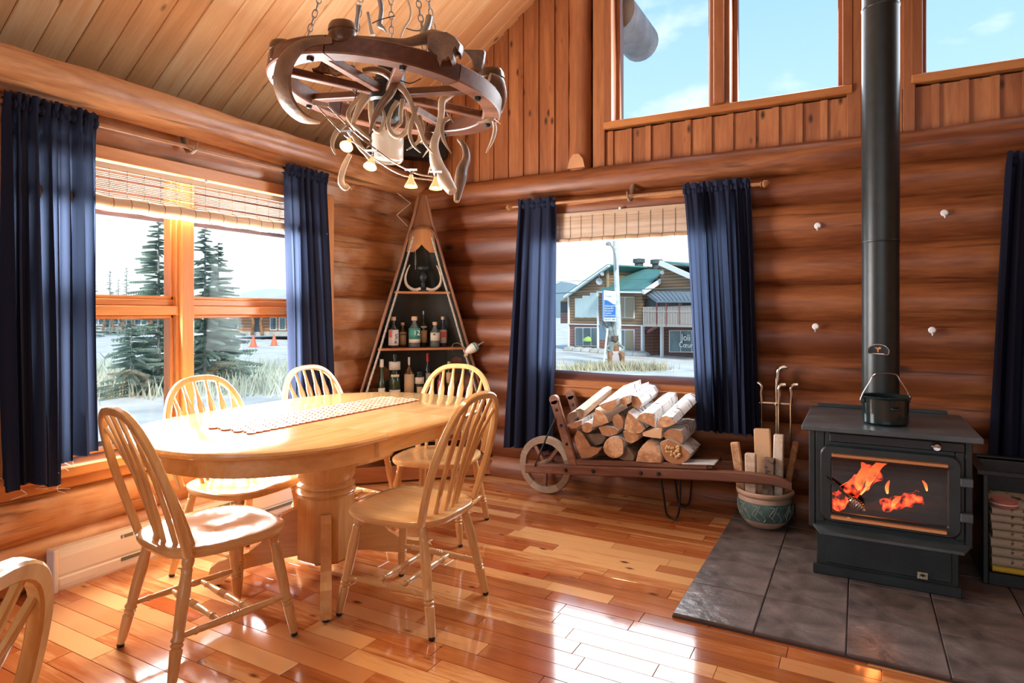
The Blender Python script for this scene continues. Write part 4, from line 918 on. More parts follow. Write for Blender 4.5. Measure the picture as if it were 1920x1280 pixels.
bottle('bottle', 'bottle with a crimson label seen through the far chair back', 826, S3, .06, 52, 13, 'rd', CAPB, .03, [(.1, .5, REDL, 1.2)])
bottle('bottle', 'brown bottle with a beige band seen through the far chair back', 842, S3, .08, 66, 12, 'am', CORK, .03, [(.4, .7, TAN, 1.2)])
# ---- horned ornament on the top shelf
p = kpt(793, HZ, .05); p.z = 1.405
ho_ = thing('horned_ornament', 'dark iron ornament with two pale upturned horns on the top canoe shelf', 'ornament', p, PI / 4)
m = MB(); m.lathe([(0, 0), (.05, 0), (.045, .012), (.02, .03), (.016, .07), (.03, .09), (.034, .12), (.02, .15), (.055, .165), (.055, .185), (0, .188)], 20); m.build('stand', M['black'], ho_)
for s_ in (-1, 1):
    m = MB(); m.tube(smooth([(s_ * x, -.02, z) for x, z in ((.02, .02), (.07, .012), (.12, .045), (.135, .10), (.12, .16), (.10, .20))]), [.016 - .0006 * i for i in range(21)], 10); m.build('horn', M['bone'], ho_)
p = kpt(779, 455, .03); m = MB(); m.tube([p, p + Vector((0, 0, -.16)), p + Vector((.002, 0, -.20))], .003, 6)
for k in range(6): m.tube([p + Vector((0, 0, -.10 - .012 * k)) + Vector((.007 * math.cos(t), .007 * math.sin(t), .002 * math.sin(t))) for t in [2 * PI * j / 8 for j in range(8)]], .002, 5, closed=True)
tag(m.build('hanging_corkscrew', M['grey']), 'metal corkscrew hanging under the canoe bow plate', 'corkscrew')
# ---- fishing lure hooked to the right gunwale
p = kpt(884, 654, -.05); d_ = (KX * .8 + U * .45).normalized(); q = d_.to_track_quat('Z', 'Y').to_matrix().to_4x4()
fl = thing('fishing_lure', 'white fishing float with a green stripe clipped to the canoe edge', 'fishing lure', p)
m = MB(); m.lathe([(0, -.055), (.012, -.05), (.03, -.02), (.038, .015), (.034, .04)], 20, q); m.build('float_body', mat('float_white', (.75, .72, .62), .3), fl)
m = MB(); m.lathe([(.036, .022), (.0375, .026), (.0365, .034), (.035, .036)], 20, q, cap=False); m.build('green_stripe', TEAL, fl)
m = MB(); m.lathe([(.034, .04), (.026, .052), (.01, .06), (.005, .075), (.003, .11), (0, .112)], 16, q); m.build('float_tip', M['grey'], fl)
m = MB(); m.tube(smooth([-KX * .03 - U * .02, -KX * .055 - U * .002, -KX * .09 + U * .04, -KX * .13 + U * .045, -KX * .15 + U * .02, -KX * .145 - U * .01]), .003, 6); m.build('hook', M['chrome'], fl)
m = MB(); m.tube([-KX * .055 - U * .055, -KX * .03 - U * .04], .011, 10); m.build('cork_bead', CORK, fl)
# ---- speaker, twig and cord near the corner
p = at(795, 283, 5.0); m = MB(); m.box((0, 0, 0), (.34, .16, .13), Matrix.Rotation(PI / 4, 3, 'Z'), .01)
sp = thing('wall_speaker', 'black speaker box high in the room corner above the canoe', 'speaker', p); m.build('cabinet', M['black'], sp)
m = MB(); m.box((.13, -.06, -.045), (.035, .02, .04), Matrix.Rotation(PI / 4, 3, 'Z'), .003); m.build('bracket', M['white'], sp)
m = MB(); m.bar((0, .06, -.01), (-.09, .16, -.02), .04, .04, U); m.build('wall_arm', M['black'], sp)
m = MB(); m.tube([kpt(745, 362, .0), kpt(770, 381, 0), kpt(744, 403, 0), kpt(764, 424, 0)], .0035, 6); tag(m.build('bent_twig', M['antler']), 'thin pale zigzag twig stuck beside the canoe tip', 'twig')
p = on_y(903, 815, -.06); m = MB(); m.tube(smooth([p + Vector((0, .0, .30)), p, p + Vector((.012, 0, -.08)), p + Vector((.05, 0, -.135)), p + Vector((.072, 0, -.10)), p + Vector((.055, 0, .02))]), .004, 6); co_ = thing('extension_cord', 'looped white extension cord on the wall left of the narrow curtain', 'cord'); m.build('cable', M['bone'], co_)
m = MB(); m.bar(p + Vector((.01, -.005, -.08)), p + Vector((.022, -.005, -.13)), .016, .014, U, .003); m.build('plug', M['white'], co_)
# ================================================================ WHEELBARROW AND FIREWOOD
M['barrow'] = wood('barrow_wood', ((.07, .022, .012), (.16, .06, .035), (.30, .15, .09)), axis=0, freq=9, stretch=9, rough=.45, tone=.25, bump=.3)
M['wheel_w'] = wood('barrow_wheel_wood', ((.14, .08, .05), (.28, .19, .13), (.42, .32, .23)), axis=0, freq=8, stretch=2, rough=.6, tone=.2)
wb = thing('wheelbarrow', 'antique wooden wheelbarrow stacked with firewood below the centre window', 'wheelbarrow', (1.9, -.24, 0))
WO = Vector((1.9, -.24, 0))
def wl(x, y, z): return Vector((x, y, z)) - WO
YN, YF = -.375, -.085
for yb in (YN, YF):
    pts = smooth([wl(1.25, yb, .197), wl(1.7, yb, .236), wl(2.2, yb, .278), wl(2.55, yb, .306), wl(2.75, yb - .01, .316), wl(2.84, yb - .015, .312), wl(2.90, yb - .02, .294)], 3)
    m = MB(); n = len(pts); vs = []; fs = []
    for i, p in enumerate(pts):
        t = i / (n - 1); hh = lerp(.030, .022, max(0, (t - .55) / .45)); ww = lerp(.026, .020, max(0, (t - .6) / .4))
        for a_, b_ in ((-1, -.75), (-.75, -1), (.75, -1), (1, -.75), (1, .75), (.75, 1), (-.75, 1), (-1, .75)): vs.append(p + Vector((0, a_ * ww, b_ * hh)))
    for i in range(n - 1):
        for k in range(8): k2 = (k + 1) % 8; fs.append((i * 8 + k, i * 8 + k2, (i + 1) * 8 + k2, (i + 1) * 8 + k))
    fs += [tuple(range(8)), tuple((n - 1) * 8 + k for k in range(8))]; m.add(vs, fs, 0, True); bo = m.build('handle_beam', M['barrow'], wb, angle=30)
    for x in (1.55, 1.74, 2.16, 2.05):
        z = .197 + (x - 1.25) * .0855; m = MB(); s_ = -1 if yb == YN else 1
        m.lathe([(0, .012), (.008, .011), (.013, .004), (.013, 0), (0, 0)], 10, frame3((1, 0, 0), (0, 0, -s_), (0, s_, 0), wl(x, yb + s_ * .026, z))); m.build('bolt', M['black'], bo)
def bz(x): return .197 + (x - 1.25) * .0855
# bed boards, one by one
ncol = 4
for k in range(ncol):
    y0 = lerp(YN - .0, YF + .0, k / ncol) + .003; y1 = lerp(YN, YF, (k + 1) / ncol) - .003; ym = (y0 + y1) / 2
    m = MB(); m.bar(wl(1.60, ym, bz(1.60) + .043), wl(2.47, ym, bz(2.47) + .043), y1 - y0, .018, U, .003); m.build('bed_board', M['barrow'], wb)
m = MB(); m.bar(wl(1.58, YN + .012, bz(1.58) + .048), wl(2.44, YN + .012, bz(2.44) + .048), .03, .034, U, .004); m.build('bed_rail', M['barrow'], wb)
m = MB(); m.bar(wl(2.30, YN + .03, bz(2.30) + .066), wl(2.49, YN + .03, bz(2.49) + .066), .12, .010, U, .003); m.build('pale_end_board', mat('pale_board', (.50, .48, .46), .5), wb)
for yb in (YN + .01, YF - .01):
    m = MB(); p0, p1 = wl(1.600, yb, bz(1.6) + .01), wl(1.452, yb, .672); m.bar(p0, p1, .036, .062, (1, 0, 0), .008); po = m.build('front_post', M['barrow'], wb)
    m = MB(); q = p1; m.lathe([(.031, -.018), (.031, .018)], 16, frame3((1, 0, 0), (0, 0, 1), (0, -1, 0), q)); m.build('post_end', M['barrow'], po)
    for t in (.35, .62, .85): MB().lathe([(0, .010), (.007, .009), (.011, .003), (.011, 0), (0, 0)], 10, frame3((1, 0, 0), (0, 0, 1), (0, -1, 0), p0.lerp(p1, t) + Vector((0, -.018, 0)))).build('bolt', M['black'], po)
m = MB(); m.bar(wl(1.52, YN + .02, .49), wl(1.52, YF - .02, .49), .05, .012, U, .002); m.build('post_rung', M['barrow'], wb)
m = MB(); m.tube([wl(1.325, YN - .03, bz(1.325) + .02), wl(1.41, YN - .028, .42), wl(1.47, YN - .012, .55)], .006, 8); m.build('brace_rod', M['black'], wb)
# wheel
WC = wl(1.325, -.23, .198); WR = .196
for k in range(5):
    a0 = 2 * PI * k / 5 + .3; a1 = a0 + 2 * PI / 5 - .015; m = MB(); vs = []; fs = []; n = 10
    for i in range(n + 1):
        a = lerp(a0, a1, i / n)
        for rho, h in ((WR - .047, -.020), (WR - .004, -.022), (WR, -.018), (WR, .018), (WR - .004, .022), (WR - .047, .020)): vs.append(WC + Vector((rho * math.cos(a), h, rho * math.sin(a))))
    for i in range(n):
        for j in range(6): j2 = (j + 1) % 6; fs.append((i * 6 + j, i * 6 + j2, (i + 1) * 6 + j2, (i + 1) * 6 + j))
    fs += [tuple(range(6)), tuple(n * 6 + j for j in range(6))]; m.add(vs, fs, 0, True); m.build('wheel_felloe', M['wheel_w'], wb, angle=30)
for k in range(5):
    a = 2 * PI * k / 5 + .9; m = MB(); d_ = Vector((math.cos(a), 0, math.sin(a))); m.bar(WC + d_ * .02, WC + d_ * (WR - .04), .026, .022, (0, 1, 0), .003); m.build('wheel_spoke', M['barrow'], wb)
m = MB(); m.lathe([(0, -.05), (.028, -.05), (.036, -.03), (.036, .03), (.028, .05), (0, .05)], 16, frame3((1, 0, 0), (0, 0, 1), (0, -1, 0), WC)); m.build('wheel_hub', M['wheel_w'], wb)
m = MB(); m.tube([WC + Vector((0, -.17, 0)), WC + Vector((0, .15, 0))], .008, 8); m.build('axle', M['black'], wb)
# iron strap legs
for yb in (YN, YF):
    m = MB(); S = smooth([wl(2.165, yb, bz(2.165) - .02), wl(2.185, yb, .14), wl(2.20, yb, .04), wl(2.225, yb, .012), wl(2.255, yb, .012), wl(2.275, yb, .05), wl(2.285, yb, .16), wl(2.285, yb, bz(2.285) - .02)], 3); m.tube(S, .012, 8, flat=.5); m.build('leg', M['black'], wb)
# ---- firewood
def bark_mat(n, c1, c2, sc_=(3, 3, 14)):
    m = bpy.data.materials.new(n); m.use_nodes = True; t = m.node_tree; p = t.nodes['Principled BSDF']; p.inputs['Roughness'].default_value = .75
    tcn = t.nodes.new('ShaderNodeTexCoord'); mpn = t.nodes.new('ShaderNodeMapping'); mpn.inputs['Scale'].default_value = sc_; t.links.new(tcn.outputs['Object'], mpn.inputs[0])
    nn_ = t.nodes.new('ShaderNodeTexNoise'); nn_.inputs['Scale'].default_value = 4; nn_.inputs['Detail'].default_value = 5; t.links.new(mpn.outputs[0], nn_.inputs['Vector'])
    r = t.nodes.new('ShaderNodeValToRGB'); r.color_ramp.elements[0].position = .36; r.color_ramp.elements[0].color = (*c2, 1); r.color_ramp.elements[1].position = .47; r.color_ramp.elements[1].color = (*c1, 1); t.links.new(nn_.outputs['Fac'], r.inputs[0]); t.links.new(r.outputs[0], p.inputs['Base Color'])
    b = t.nodes.new('ShaderNodeBump'); b.inputs['Strength'].default_value = .5; b.inputs['Distance'].default_value = .01; t.links.new(nn_.outputs['Fac'], b.inputs['Height']); t.links.new(b.outputs[0], p.inputs['Normal'])
    return m
M['birch'] = bark_mat('birch_bark', (.78, .76, .75), (.10, .07, .06), (4, 16, 4))
M['split'] = wood('split_wood', ((.42, .24, .14), (.62, .43, .29), (.78, .64, .52)), axis=1, freq=12, stretch=8, rough=.7, tone=.3)
M['bark_d'] = bark_mat('dark_bark', (.20, .12, .08), (.05, .03, .02), (8, 3, 8))
M['cut'] = wood('cut_end', ((.20, .08, .03), (.42, .19, .08), (.66, .40, .22)), axis=1, freq=14, stretch=.5, rough=.7, tone=.45)
M['cut_d'] = wood('cut_end_dark', ((.07, .04, .025), (.16, .10, .06), (.26, .17, .11)), axis=1, freq=14, stretch=.5, rough=.8, tone=.3)
M['burl'] = mat('yellow_burl', (.66, .42, .18), .6, 0, .35, 25, .6, 60)
def arc(cx, cy, r_, a0=0, a1=360, n=14): return [(cx + r_ * math.cos(math.radians(lerp(a0, a1, i / n))), cy + r_ * math.sin(math.radians(lerp(a0, a1, i / n)))) for i in range(n + (0 if a1 - a0 >= 360 else 1))]
FW = [  # outline of the sawn end, y of the end, side material, end material, lift of the far end, label
 ([(618, 640), (650, 562), (700, 590), (745, 660), (790, 730), (850, 745), (905, 735), (860, 800), (780, 842), (690, 848), (645, 740)], 0, 'bark_d', 'cut', 0, 'large wedge of firewood at the foot of the barrow post'),
 ([(700, 612), (800, 600), (930, 600), (932, 650), (895, 705), (840, 722), (775, 700)], .03, 'bark_d', 'cut_d', 0, 'dark half-round firewood above the left bottom wedge'),
 (arc(1022, 738, 110, 35, 325), .0, 'birch', 'cut', 0, 'round white-speckled birch log in the bottom row of the stack'),
 ([(1150, 722), (1190, 770), (1222, 830), (1215, 872), (1130, 868), (1068, 850), (1100, 790)], .02, 'bark_d', 'cut_d', 0, 'grey triangular split log between the two bottom birch ends'),
 ([(1348, 672), (1420, 700), (1470, 760), (1492, 830), (1490, 892), (1370, 892), (1236, 880), (1258, 780), (1300, 720)], 0, 'split', 'cut', 0, 'big orange quarter log in the bottom row'),
 ([(1480, 690), (1560, 655), (1640, 690), (1710, 730), (1792, 800), (1755, 870), (1690, 905), (1610, 908), (1540, 870), (1495, 800)], -.01, 'birch', 'cut', 0, 'large birch log with a yellow burl, bottom right of the stack'),
 ([(1500, 605), (1560, 560), (1620, 555), (1692, 570), (1712, 640), (1700, 700), (1660, 722), (1590, 685), (1530, 650)], .02, 'birch', 'cut', .03, 'birch chunk resting on the burl log'),
 ([(1298, 585), (1400, 560), (1502, 545), (1492, 652), (1400, 642), (1308, 626)], .01, 'split', 'cut', .02, 'flat sawn slab in the middle right of the stack'),
 ([(1105, 580), (1190, 585), (1272, 612), (1255, 670), (1195, 702), (1140, 680)], .01, 'split', 'cut', .02, 'small pale half-moon piece in the middle of the stack'),
 ([(862, 540), (930, 522), (1000, 535), (1066, 570), (1050, 605), (970, 632), (900, 615)], .01, 'birch', 'cut', .02, 'flat birch piece above the round log'),
 (arc(750, 540, 54), -.01, 'birch', 'cut', .03, 'small orange round log low on the left of the stack'),
 ([(568, 525), (620, 490), (692, 470), (695, 515), (640, 548), (582, 550)], .0, 'birch', 'cut', .03, 'small pale wedge beside the barrow post'),
 ([(832, 352), (900, 380), (945, 430), (968, 490), (890, 520), (800, 542), (812, 440)], .0, 'split', 'cut', .05, 'wedge with pale bark edge under the top sticks'),
 ([(1060, 398), (1095, 430), (1115, 480), (1112, 545), (1070, 568), (1025, 530), (1000, 470), (1015, 425)], .02, 'bark_d', 'cut', .04, 'half-round log in the centre of the stack'),
 ([(1160, 378), (1215, 425), (1270, 480), (1328, 560), (1280, 600), (1215, 605), (1118, 562), (1128, 470)], .0, 'birch', 'cut', .06, 'tall triangular log with pale lower edge in the centre right'),
 ([(1238, 458), (1270, 415), (1330, 388), (1415, 398), (1432, 470), (1432, 545), (1340, 500)], .01, 'birch', 'cut', .10, 'birch log with white bark on the upper right, left of two'),
 ([(1448, 548), (1458, 480), (1490, 435), (1540, 420), (1600, 445), (1638, 500), (1560, 535)], .0, 'birch', 'cut', .11, 'birch log with white bark on the upper right, rightmost of two'),
 ([(862, 315), (950, 285), (1042, 252), (1048, 320), (1000, 378), (950, 378), (900, 350)], -.01, 'birch', 'cut', .10, 'white barked stick on top of the stack, centre'),
 ([(1055, 275), (1110, 235), (1172, 215), (1178, 300), (1130, 318), (1080, 300)], .03, 'birch', 'cut', .06, 'short split stick on top, right of centre'),
 ([(632, 362), (680, 348), (722, 368), (712, 430), (690, 462), (660, 420)], -.02, 'split', 'cut_d', .12, 'long pale squared stick on top of the stack, left'),
 ([(555, 410), (600, 385), (645, 375), (655, 425), (610, 465), (575, 480)], .02, 'split', 'cut_d', .07, 'pale split stick leaning on the barrow post'),
 ([(1190, 215), (1260, 230), (1300, 300), (1280, 350), (1200, 330)], .06, 'birch', 'cut', .05, 'bark covered piece at the back of the stack top'),
]
for poly, dy, sm_, em_, lift, lab in FW:
    yE = YN - .015 + dy; P = [on_y(960 + x / 5.333, 700 + y / 5.333, yE) for x, y in poly]; n = len(P); c_ = sum(P, Vector()) / n
    L_ = .29; dx = lift * .7; m = MB(); rings = []
    for t in (0, .03, .5, .97, 1.0):
        g = (.97 if t in (0, 1.0) else 1.0)
        rings.append([c_ + (p - c_) * g * (1 - .05 * t) + Vector((dx * t, L_ * t, lift * t)) + (Vector((noise.noise(p * 30 + Vector((t * 9, 0, 0))), 0, noise.noise(p * 30 + Vector((0, t * 9, 0))))) * .004 if 0 < t < 1 else Vector()) - c_ for p in P])
    vs = [q for r_ in rings for q in r_]; fs = []
    for i in range(4):
        for k in range(n): k2 = (k + 1) % n; fs.append((i * n + k, i * n + k2, (i + 1) * n + k2, (i + 1) * n + k))
    m.add(vs, fs, 0, True); m.add(vs, [tuple(range(n))], 1); m.add(vs, [tuple(4 * n + k for k in range(n))], 1)
    o = m.build('firewood', [M[sm_], M[em_]], None, c_, angle=30); tag(o, lab, 'firewood', 'firewood stacked on the wheelbarrow')
    if 'yellow burl' in lab:
        m = MB(); q0 = on_y(960 + 1615 / 5.333, 700 + 775 / 5.333, yE - .004) - c_
        for k in range(26):
            a = random.uniform(0, 6.28); rr = .040 * math.sqrt(random.random()); m.lathe([(.009, 0), (.008, .005), (.004, .008), (0, .009)], 8, frame3((1, 0, 0), (0, 0, 1), (0, -1, 0), q0 + Vector((rr * 1.25 * math.cos(a), 0, rr * math.sin(a)))))
        b_ = m.build('burl', M['burl'], o); b_['kind'] = 'stuff'
# ================================================================ CLAY POT WITH KINDLING, FIRE TOOLS
PC = Vector((2.745, -.27, .0195))
pot = thing('clay_pot', 'round clay pot with a teal carved band holding kindling beside the stove', 'pot', PC)
CLAY = mat('terracotta', (.46, .30, .21), .6, 0, .2, 8, .1, 60)
PP = [(0, 0), (.075, 0), (.095, .012), (.125, .045), (.142, .085), (.148, .12), (.146, .155), (.140, .18), (.146, .188), (.156, .196), (.158, .208), (.152, .216), (.140, .214), (.130, .19), (.128, .14), (.10, .05), (0, .03)]
m = MB(); m.lathe(PP, 40, cap=False); m.build('bowl', CLAY, pot)
def pr(z):
    for i in range(1, 7):
        if PP[i][1] <= z <= PP[i + 1][1]: return lerp(PP[i][0], PP[i + 1][0], (z - PP[i][1]) / (PP[i + 1][1] - PP[i][1]))
    return .14
m = MB(); m.lathe([(pr(z) + .0012, z) for z in (.052, .07, .09, .11, .13, .15, .158)], 40, cap=False); band = m.build('teal_band', mat('teal_glaze', (.075, .135, .125), .5, 0, .25, 30), pot)
LINE = mat('incised_line', (.42, .44, .36), .6)
def onb(a, z): r_ = pr(z) + .0018; return (r_ * math.cos(a), r_ * math.sin(a), z)
nz_ = 10
for k in range(nz_):
    a = 2 * PI * k / nz_; w_ = 2 * PI / nz_
    for pts in ([(0, .145), (.30, .145), (-.05, .10), (.1, .085)], [(.42, .15), (.12, .085), (.35, .062)], [(.55, .10), (.75, .075), (.65, .06)], [(.35, .12), (.55, .10), (.48, .125)]):
        P_ = []
        for i in range(len(pts) - 1):
            for t in (0, .34, .67): P_.append(onb(a + w_ * lerp(pts[i][0], pts[i + 1][0], t), lerp(pts[i][1], pts[i + 1][1], t)))
        P_.append(onb(a + w_ * pts[-1][0], pts[-1][1])); MB().tube(P_, .0014, 5).build('carved_line', LINE, band)
KD = [((-.065, -.055, .06), (-.07, -.05, .42), .06, .045, 'split', 'pale squared kindling stick at the front of the clay pot'), ((-.11, .0, .06), (-.17, .03, .46), .05, .03, 'cut', 'thin reddish kindling leaning left out of the clay pot'),
      ((.0, .03, .06), (-.02, .05, .55), .09, .05, 'cut', 'broad brown kindling at the back of the clay pot'), ((.065, .0, .06), (.075, .02, .53), .055, .05, 'split', 'upright pale kindling right of the broad piece'),
      ((.02, -.05, .07), (.03, -.03, .40), .06, .05, 'bark_d', 'dark barked kindling in the middle of the clay pot'), ((.09, .05, .08), (.16, .06, .49), .035, .018, 'cut', 'thin kindling leaning right out of the clay pot')]
for a, b, w_, h_, mt, lab in KD:
    a = Vector(a); b = Vector(b); m = MB(); m.bar(a, b, w_, h_, (0, 1, .2), .006); o = m.build('kindling', M[mt], None, PC); tag(o, lab, 'kindling', 'kindling in the clay pot')
ts = thing('fire_tool_stand', 'silver fire tool stand behind the clay pot', 'tool stand', (2.79, -.10, .0195))
one('lathe', [(0, 0), (.058, 0), (.058, .012), (.03, .022), (.012, .03), (0, .03)], 24).build('base', M['brass'], ts)
m = MB(); m.tube([(0, 0, .02), (0, 0, .84)], .008, 10); m.build('post', M['brass'], ts)
m = MB(); m.bar((-.10, 0, .685), (.09, 0, .685), .012, .012, U, .003); m.bar((0, -.07, .685), (0, .07, .685), .012, .012, U, .003); m.build('cross_arm', M['chrome'], ts)
m = MB(); m.tube(smooth([(0, 0, .80), (.008, 0, .85), (.012, 0, .885), (.035, 0, .905), (.062, 0, .905)]), [.008, .009, .010, .012, .014, .015, .015, .016, .016, .016, .015, .014, .014, .014, .013, .012, .010][:17], 10); m.build('horse_head_knob', M['chrome'], ts)
for i, (x, y, z0, lab) in enumerate(((-.085, 0, .16, 'fire poker with a curved silver handle, leftmost on the stand'), (.078, 0, .06, 'fire shovel with a curved silver handle, rightmost on the stand'), (.015, -.035, .10, 'fire brush with a curved silver handle in front of the stand post'))):
    t_ = thing('fire_tool', lab, 'fire tool', (2.79 + x, -.10 + y, .0195), 0, 'fire tools on the stand'); s_ = -1 if i == 0 else 1
    m = MB(); m.tube([(0, 0, z0), (0, 0, .70)], .0055, 8); m.build('shaft', M['brass'], t_)
    m = MB(); S = smooth([(0, 0, .68), (.004 * s_, 0, .74), (0, 0, .775), (.012 * s_, 0, .80), (.04 * s_, 0, .805)]); m.tube(S, [lerp(.010, .013, i_ / (len(S) - 1)) for i_ in range(len(S))], 10); m.build('handle', M['chrome'], t_)
    m = MB()
    if i == 0: m.tube(smooth([(0, 0, z0 + .01), (0, 0, z0 - .06), (.03, 0, z0 - .07)]), .006, 8); m.build('poker_tip', M['brass'], t_)
    elif i == 1: m.box((0, 0, z0 + .0), (.05, .012, .09), None, .004); m.build('shovel_blade', M['black'], t_)
    else: m.lathe([(.012, .04), (.022, .02), (.026, -.05), (0, -.05)], 14, Matrix.Translation((0, 0, z0 - .02))); m.build('brush_head', M['black'], t_)
# ================================================================ WOOD STOVE
M['stove'] = mat('stove_paint', (.013, .019, .021), .42, .0, .25, 12, .06, 120)
M['stove_top'] = mat('stove_top_steel', (.075, .092, .102), .36, .2, .3, 7, .06, 90)  # top plate paled to blue-grey, its reflected light put into the colour
HZ0 = .0195
st = thing('wood_stove', 'black wood stove with glass door and burning fire on the tiled hearth', 'stove', (3.33, -.58, HZ0))
SO = Vector((3.33, -.58, HZ0))
def sb(name, x0, x1, y0, y1, z0, z1, mt='stove', b=.004, par=None): m = MB(); rbox(m, x0 - SO.x, x1 - SO.x, y0 - SO.y, y1 - SO.y, z0 - SO.z, z1 - SO.z, b); return m.build(name, M[mt], par or st)
sb('pedestal', 3.045, 3.60, -.845, -.33, HZ0, .236); m = MB(); 
pf = sb('pedestal_panel', 3.085, 3.575, -.853, -.845, .075, .225)
sb('toe_kick', 3.03, 3.61, -.862, -.845, HZ0, .065)
sb('body_side', 3.012, 3.04, -.85, -.30, .236, .70); sb('body_side', 3.62, 3.648, -.85, -.30, .236, .70); sb('body_back', 3.04, 3.62, -.32, -.30, .236, .70)
sb('body_floor', 3.04, 3.62, -.85, -.32, .236, .27); sb('firebox_ceiling', 3.04, 3.62, -.83, -.32, .63, .70)
OX0, OX1, OZ0, OZ1 = 3.110, 3.556, .322, .572
sb('front_panel', 3.04, OX0 - .03, -.85, -.83, .26, .70); sb('front_panel', OX1 + .03, 3.62, -.85, -.83, .26, .70); sb('front_panel', OX0 - .03, OX1 + .03, -.85, -.83, .60, .70); sb('front_panel', OX0 - .03, OX1 + .03, -.85, -.83, .262, .298)
for s_, x0 in ((0, 3.045), (1, 3.60)):
    pass
FB = mat('firebrick', (.05, .032, .022), .9, 0, .4, 10); M['firebrick'] = FB
sb('firebrick_back', 3.045, 3.615, -.36, -.325, .27, .63, 'firebrick'); sb('firebrick_side', 3.042, 3.07, -.82, -.36, .27, .63, 'firebrick'); sb('firebrick_side', 3.59, 3.618, -.82, -.36, .27, .63, 'firebrick')
sb('top_plate', 2.985, 3.678, -.925, -.225, .700, .724, 'stove_top', .004); sb('top_rear_flange', 3.02, 3.62, -.24, -.225, .724, .742, 'stove', .002)
sb('air_grille', 3.10, 3.62, -.858, -.848, .645, .688, 'black')
m = MB(); m.prism([(3.03 - SO.x, -.85 - SO.y), (3.065 - SO.x, -.955 - SO.y), (3.605 - SO.x, -.955 - SO.y), (3.64 - SO.x, -.85 - SO.y)], .012, Matrix.Translation((0, 0, .238 - SO.z))); ash = m.build('ash_lip', M['stove_top'], st)
m = MB(); m.prism([(0, 0), (.105, 0), (.10, -.028), (0, -.004)], .004, frame3((0, -1, 0), (0, 0, 1), (-1, 0, 0), (3.63 - SO.x, -.85 - SO.y, .25 - SO.z)));
def rrect(x0, x1, z0, z1, r_, n=6):
    P_ = []
    for cx_, cz_, a in ((x1 - r_, z1 - r_, 0), (x0 + r_, z1 - r_, 90), (x0 + r_, z0 + r_, 180), (x1 - r_, z0 + r_, 270)):
        for i in range(n + 1): t = math.radians(a + 90 * i / n); P_.append((cx_ + r_ * math.cos(t), cz_ + r_ * math.sin(t)))
    return P_
door_out = rrect(3.062, 3.606, .277, .632, .045); door_in = rrect(OX0, OX1, OZ0, OZ1, .008)
m = MB(); n = len(door_out); vs = []
for (P_, y_) in ((door_in, -.852), (door_out, -.852), (door_out, -.874), ([(lerp(x, 3.334, .02), lerp(z, .455, .03)) for x, z in door_out], -.880), ([(lerp(x, 3.334, -.02), lerp(z, .447, -.03)) for x, z in door_in], -.880), (door_in, -.874)): vs += [(x - SO.x, y_ - SO.y, z - SO.z) for x, z in P_]
fs = []
for i in range(6):
    j = (i + 1) % 6
    for k in range(n): k2 = (k + 1) % n; fs.append((i * n + k, i * n + k2, j * n + k2, j * n + k))
m.add(vs, fs, 0, True); door = m.build('stove_door', M['stove'], st, angle=30)
one('box', (3.333 - SO.x, -.862 - SO.y, .447 - SO.z), (OX1 - OX0 + .006, .004, OZ1 - OZ0 + .006)).build('door_glass', glass('stove_glass', (.80, .74, .68), .03), door)
COP = mat('copper_trim', (.62, .28, .12), .25, .8); M['copper'] = COP
sb('trim_bar', 3.110, 3.560, -.890, -.879, .578, .600, 'copper', .005, door); sb('trim_bar', 3.106, 3.556, -.890, -.879, .290, .312, 'copper', .005, door)
p0 = on_y(1549, 896, -.90) - SO; p1 = on_y(1592, 932, -.915) - SO; p2 = on_y(1620, 957, -.925) - SO
m = MB(); m.tube([p0 + Vector((0, .03, 0)), p0, p1], .006, 8); hd = m.build('door_handle', M['black'], door)
m = MB(); ax = (p2 - p1).normalized(); s1 = ax.orthogonal().normalized(); s2 = ax.cross(s1); L_ = (p2 - p1).length
m.tube([p1 + ax * (L_ * i / 72) + (s1 * math.cos(i * 2 * PI / 9) + s2 * math.sin(i * 2 * PI / 9)) * (.004 + .016 * math.sin(PI * i / 72) ** .7) for i in range(73)], .0042, 6); m.build('coil_grip', M['chrome'], hd)
for z in (.525, .375):
    sb('hinge', 3.60, 3.645, -.893, -.852, z - .018, z + .018, 'stove_top', .003, door)
m = MB(); m.lathe([(.011, 0), (.011, .012), (.018, .016), (.020, .024), (.014, .032), (0, .033)], 16, frame3((1, 0, 0), (0, 0, 1), (0, -1, 0), (3.517 - SO.x, -.858 - SO.y, .666 - SO.z))); m.build('draft_knob', M['chrome'], st)
bd = sb('badge', 3.447, 3.487, -.860, -.853, .075, .108, 'brass', .002)
m = MB(); m.prism([(-.013, -.005), (-.008, .000), (-.012, .006), (-.005, .004), (0, .009), (.005, .004), (.012, .006), (.008, 0), (.013, -.005), (.004, -.002), (0, -.008), (-.004, -.002)], .0015, frame3((1, 0, 0), (0, 0, 1), (0, -1, 0), (3.467 - SO.x, -.8602 - SO.y, .092 - SO.z))); m.build('badge_emblem', M['black'], bd)
